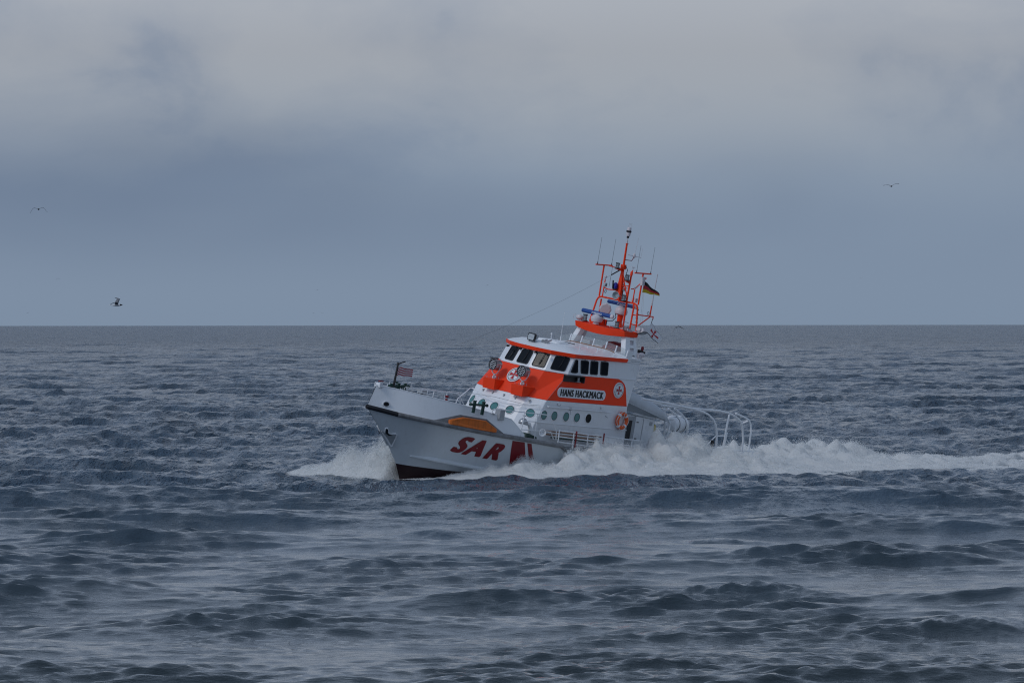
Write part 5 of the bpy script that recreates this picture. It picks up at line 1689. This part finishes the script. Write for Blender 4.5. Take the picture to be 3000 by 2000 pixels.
# ------------------------------------------------------------------ white water thrown up by the hull
def water_material():
    m = bpy.data.materials.new('white_water')
    m.use_nodes = True
    nt = m.node_tree
    b = nt.nodes['Principled BSDF']
    b.inputs['Base Color'].default_value = (0.90, 0.91, 0.90, 1)
    b.inputs['Roughness'].default_value = 0.75
    b.inputs['Specular IOR Level'].default_value = 0.25
    tr = N(nt, 'ShaderNodeBsdfTranslucent', inp={'Color': (0.88, 0.90, 0.90, 1)})
    mx = N(nt, 'ShaderNodeMixShader', inp={0: 0.35})
    tc = N(nt, 'ShaderNodeTexCoord')
    nz = N(nt, 'ShaderNodeTexNoise', inp={'Scale': 7.0, 'Detail': 6.0, 'Roughness': 0.65})
    nt.links.new(tc.outputs['Object'], nz.inputs['Vector'])
    bp = N(nt, 'ShaderNodeBump', inp={'Strength': 0.7, 'Distance': 0.12})
    nt.links.new(nz.outputs['Fac'], bp.inputs['Height'])
    nt.links.new(bp.outputs[0], b.inputs['Normal'])
    nt.links.new(b.outputs[0], mx.inputs[1])
    nt.links.new(tr.outputs[0], mx.inputs[2])
    nt.links.new(mx.outputs[0], nt.nodes['Material Output'].inputs[0])
    MATS['white_water'] = m


water_material()


def points_modifier(o):
    """vertices marked 1 in 'drop' become round drops of their own radius; the rest stays a surface"""
    ng = bpy.data.node_groups.get('drops')
    if ng is None:
        ng = bpy.data.node_groups.new('drops', 'GeometryNodeTree')
        ng.interface.new_socket('Geometry', in_out='INPUT', socket_type='NodeSocketGeometry')
        ng.interface.new_socket('Geometry', in_out='OUTPUT', socket_type='NodeSocketGeometry')
        L = ng.links.new
        gi, go = ng.nodes.new('NodeGroupInput'), ng.nodes.new('NodeGroupOutput')
        sep = ng.nodes.new('GeometryNodeSeparateGeometry'); sep.domain = 'POINT'
        at = ng.nodes.new('GeometryNodeInputNamedAttribute'); at.data_type = 'FLOAT'
        at.inputs['Name'].default_value = 'drop'
        cmp = ng.nodes.new('FunctionNodeCompare'); cmp.operation = 'GREATER_THAN'
        cmp.inputs['B'].default_value = 0.0005
        L(at.outputs['Attribute'], cmp.inputs['A'])
        L(gi.outputs[0], sep.inputs['Geometry']); L(cmp.outputs[0], sep.inputs['Selection'])
        mp = ng.nodes.new('GeometryNodeMeshToPoints')
        L(sep.outputs['Selection'], mp.inputs['Mesh'])
        L(at.outputs['Attribute'], mp.inputs['Radius'])
        sm = ng.nodes.new('GeometryNodeSetMaterial'); sm.inputs['Material'].default_value = MATS['white_water']
        L(mp.outputs[0], sm.inputs['Geometry'])
        jn = ng.nodes.new('GeometryNodeJoinGeometry')
        L(sep.outputs['Inverted'], jn.inputs[0]); L(sm.outputs[0], jn.inputs[0])
        L(jn.outputs[0], go.inputs[0])
    md = o.modifiers.new('drops', 'NODES')
    md.node_group = ng


def spray_object(name, label, drops, radii, core_v, core_f):
    V = np.concatenate([core_v, drops]).astype(np.float32)
    me = bpy.data.meshes.new(name)
    me.vertices.add(len(V))
    me.vertices.foreach_set('co', V.ravel())
    Q = np.array(core_f, dtype=np.int32)
    me.loops.add(Q.size)
    me.loops.foreach_set('vertex_index', Q.ravel())
    me.polygons.add(len(Q))
    me.polygons.foreach_set('loop_start', np.arange(0, Q.size, 4, dtype=np.int32))
    me.polygons.foreach_set('use_smooth', np.ones(len(Q), bool))
    at = me.attributes.new('drop', 'FLOAT', 'POINT')
    at.data.foreach_set('value', np.concatenate([np.zeros(len(core_v)), radii]).astype(np.float32))
    me.materials.append(MATS['white_water'])
    me.update(calc_edges=True)
    o = bpy.data.objects.new(name, me)
    COL.objects.link(o)
    points_modifier(o)
    return tag(o, label, None, kind='stuff')


def to_world(s, l, z):
    return np.stack([STEM[0] + TRK[0] * s + LAT[0] * l, STEM[1] + TRK[1] * s + LAT[1] * l, z], -1)


def port_height(s, l):
    """height of the white water over the track frame, port side and wake"""
    H = tabs(H_TAB, s)
    hull, crest, out = tabs(HULL_TAB, s), tabs(CREST_TAB, s), tabs(OUT_TAB, s)
    inn = np.clip((l - (hull - 0.35)) / np.maximum(crest - hull + 0.35, .2), 0, 1)
    outw = np.clip((out - l) / np.maximum(out - crest, .3), 0, 1)
    # behind the stern the white water spreads over the whole track
    aft = sstep(17.5, 20.5, s)
    inn_a = sstep(-4.5, 0.5, l)
    inn = inn ** .6 * (1 - aft) + inn_a * aft
    prof = inn * np.where(l > crest, outw ** 1.25, 1.0)
    thin = 1 - .75 * sstep(3.0, -.2, s) * (l < crest)            # the sheet leaves the stem clear
    lace = 1 - sstep(22, 28, s) * (1 - 1.3 * sstep(.50, .66, fbm(s * .42, l * .75, s * 0 + 4.1, 4, .6)))
    return H * prof * thin * lace


def stbd_height(s, l):
    """fan of spray thrown to starboard from the stem"""
    r = -l
    reach = 1.22 * np.exp(-(np.maximum(np.abs(r - 1.4) - .5, 0) / 1.5) ** 2) * (r > 0) + .60 * np.exp(-((r - 4.2) / 1.5) ** 2) + .34 * np.exp(-((r - 6.4) / 1.4) ** 2)
    c = .15 + .40 * r
    along = np.where(s < c, np.exp(-((s - c) / .55) ** 2), np.exp(-((s - c) / 2.4) ** 2))
    return reach * along * sstep(.25, .7, r)


def billows(S, Lr):
    big = fbm(S * .75, Lr * .75, S * 0 + 2.2, 3, .5)
    puff = np.abs(2 * fbm(S * 1.25 + 5, Lr * 1.25, S * 0 + 9.1, 2, .5) - 1)
    curl = np.abs(2 * fbm(S * 3.4 + 1, Lr * 3.4, S * 0 + 3.7, 3, .55) - 1)
    return 0.60 + 1.15 * (big - .5) + 0.85 * puff + 0.40 * curl


def sample(hfun, s0, s1, l0, l1, n, seed, rad=(.0035, .009), top=1.0):
    r = np.random.default_rng(seed)
    S, Lr = r.uniform(s0, s1, n), r.uniform(l0, l1, n)
    H = hfun(S, Lr)
    keep = r.random(n) < np.clip(H * 1.2, 0.0, 1) ** .8
    S, Lr, H = S[keep], Lr[keep], H[keep]
    m = len(S)
    Hl = H * billows(S, Lr) * top
    # most drops ride near the surface of the heap, a tail of them flies above it
    u = r.random(m)
    f = np.where(u < .78, r.uniform(.25, 1.0, m) ** .6, 1.0 + r.exponential(.065, m))
    Z = Hl * f
    lump = fbm(S * 2.3, Lr * 2.3, Z * 3.0, 4, .6)
    ok = (f < .92) | (lump > .40 + .40 * np.clip(f - .92, 0, 1))
    # flying drops gather in strings
    S = S + .10 * (fbm(S * 4, Lr * 4, Z * 4 + 3, 2) - .5)
    Z = Z + .06 * (f > 1) * r.normal(0, 1, m) * np.minimum(H, 1)
    S, Lr, Z, f = S[ok], Lr[ok], Z[ok], f[ok]
    R = r.uniform(*rad, len(S)) * np.where(f > 1.05, .72, 1.0)
    R *= np.where(r.random(len(S)) < .02, 1.7, 1.0)
    return to_world(S, Lr, Z + .02), R


def core(hfun, s0, s1, ns, l0, l1, nl, frac=.93):
    S, Lr = np.meshgrid(np.linspace(s0, s1, ns), np.linspace(l0, l1, nl), indexing='ij')
    H = hfun(S, Lr)
    Z = frac * H * billows(S, Lr)
    Z = np.where(H < .06, -.5, Z + .02)
    V = to_world(S, Lr, Z).reshape(-1, 3)
    idx = np.arange(ns * nl, dtype=np.int32).reshape(ns, nl)
    keep = (H[:-1, :-1] > .03) | (H[1:, 1:] > .03)
    Q = np.stack([idx[:-1, :-1], idx[1:, :-1], idx[1:, 1:], idx[:-1, 1:]], -1)[keep]
    return V, Q


def build_spray():
    cv, cf = core(port_height, -.3, 46, 480, -4.8, 16, 165)
    d1, r1 = sample(port_height, -.3, 18, -.2, 12, 2600000, 3)
    d2, r2 = sample(port_height, 16.5, 46, -4.8, 15, 1500000, 4, (.004, .011))
    spray_object('bow_wave', 'white water heaped along the port side and wake of the rescue vessel',
                 np.concatenate([d1, d2]), np.concatenate([r1, r2]), cv, cf)
    cv, cf = core(stbd_height, -1.0, 8, 70, -8.5, -.2, 70, .80)
    d3, r3 = sample(stbd_height, -1.0, 8, -8.5, -.2, 1100000, 5, (.0035, .009))
    spray_object('bow_spray', 'fan of white spray thrown up on the far side of the stem', d3, r3, cv, cf)


build_spray()


# ------------------------------------------------------------------ gulls
def gull(label, at, heading, wings, scale=1.0, roll=0.0, pitch=0.0, group='gulls in flight', tiny=False):
    """wings: list of (spanwise fraction, rise) for each side; local x forward, y left, z up; wing span 1 m"""
    V, F, fm = [], [], []

    def add(shape, mi):
        o = len(V)
        V.extend(shape[0])
        for q in shape[1]:
            F.append(tuple(i + o for i in q))
            fm.append(mi(shape, q) if callable(mi) else mi)

    prof = [(-.24, .012, .008), (-.20, .03, .015), (-.12, .045, .035), (-.02, .058, .055), (.08, .052, .052), (.14, .036, .040), (.18, .034, .036), (.215, .024, .026), (.235, .010, .010), (.275, .004, .004)]
    n = 10
    rings = []
    for x, ry, rz in prof:
        zc = .01 * (x > .12)
        rings.append([(x, ry * math.cos(2 * math.pi * k / n), zc + rz * math.sin(2 * math.pi * k / n)) for k in range(n)])
    add(loft(rings), lambda sh, q: 2 if min(sh[0][i][0] for i in q) > .12 else 0)
    # tail fan
    add(slab([(-.20, -.02, .0), (-.32, -.06, 0), (-.33, 0, 0), (-.32, .06, 0), (-.20, .02, 0)], (0, 0, .008)), 0)
    for sd, prf in ((1, wings[0]), (-1, wings[1])):
        ringw = []
        for f, rise, sweep, ch in prf:
            y = sd * (.03 + .47 * f)
            x0 = .07 + sweep
            ringw.append([(x0, y, rise), (x0 - ch * .35, y, rise + .014), (x0 - ch, y, rise - .002), (x0 - ch * .4, y, rise - .006)])
        sh = loft(ringw)
        add(sh, lambda s_, q: 2 if min(abs(s_[0][i][1]) for i in q) > .40 else 1)
    me = bpy.data.meshes.new('gull')
    me.from_pydata(V, [], F)
    for m in ('gull_white', 'gull_grey', 'gull_dark'):
        me.materials.append(MATS[m])
    me.polygons.foreach_set('material_index', np.array(fm, dtype=np.int32))
    bm = bmesh.new(); bm.from_mesh(me)
    bmesh.ops.recalc_face_normals(bm, faces=bm.faces)
    bm.to_mesh(me); bm.free()
    me.polygons.foreach_set('use_smooth', np.ones(len(me.polygons), bool))
    o = bpy.data.objects.new('gull', me)
    COL.objects.link(o)
    o.location = at
    o.rotation_euler = (roll, pitch, heading)
    o.scale = (scale,) * 3
    return tag(o, label, 'gull', group)


def wing(*pts):
    return list(pts)


PI = math.pi
arch = wing((0, .02, 0, .15), (.25, .06, .03, .14), (.45, .085, .04, .12), (.62, .05, .02, .10), (.82, -.08, -.05, .08), (1.0, -.20, -.12, .02))
flat = wing((0, .02, 0, .15), (.25, .07, .03, .14), (.45, .085, .04, .12), (.65, .08, .02, .10), (.85, .07, -.05, .07), (1.0, .055, -.12, .02))
flat2 = wing((0, .02, 0, .15), (.25, .09, .03, .14), (.45, .13, .04, .12), (.65, .135, .02, .10), (.85, .135, -.05, .07), (1.0, .14, -.12, .02))
upw = wing((0, .02, 0, .16), (.2, .09, .02, .16), (.4, .17, .06, .15), (.6, .22, .10, .14), (.8, .24, .04, .12), (1.0, .24, -.10, .03))
back = wing((0, .02, 0, .15), (.3, .12, -.02, .13), (.5, .16, -.08, .12), (.75, .14, -.22, .08), (1.0, .10, -.36, .02))
down = wing((0, .02, 0, .16), (.25, .03, .02, .15), (.5, -.05, .0, .14), (.75, -.20, -.08, .10), (1.0, -.34, -.16, .03))


def sky_at(u, v, d):
    """a place in the air at distance d, seen in the direction (u, v) of small angles from level"""
    return (u * d, d, EYE + v * d)


gull('gull gliding with arched wings over the far left of the sea', sky_at(-.0832, .02030, 330), -PI / 2, (arch, arch), 1.0, roll=.04)
gull('gull with straight outstretched wings high on the right', sky_at(.0667, .02418, 350), -PI / 2 + .1, (flat2, flat), 1.0, roll=.03)
gull('white bellied gull beating its wings upward low over the left horizon', sky_at(-.0695, .00345, 245), .12, (upw, back), 1.0, roll=.15)
gull('gull banking with lowered wings just right of the mast', sky_at(.0290, -.0005, 400), PI * .62, (down, down), .9, roll=-.25, pitch=.3)
far = [(-.0043, .0069, 1900, arch, 'far gull seen as a speck between the mast and the left gull'),
       (-.0342, .0061, 2100, arch, 'upper speck of a gull left of the boat'),
       (-.0349, .0020, 2300, flat, 'left one of two low specks of gulls over the horizon'),
       (-.0334, .0020, 2300, flat2, 'right one of two low specks of gulls over the horizon'),
       (-.0798, .0081, 1700, arch, 'far gull seen as a speck above the wing beating gull'),
       (-.0851, .0021, 2200, flat, 'lowest speck of a gull at the far left horizon'),
       (.0614, .0080, 2300, flat2, 'far gull seen as a speck below the high right gull')]
for i, (u, v, d, w, lab) in enumerate(far):
    gull(lab, sky_at(u, v, d), -PI / 2 + .3 * math.sin(i * 2.1), (w, w), 1.25, roll=.2 * math.sin(i * 1.7))
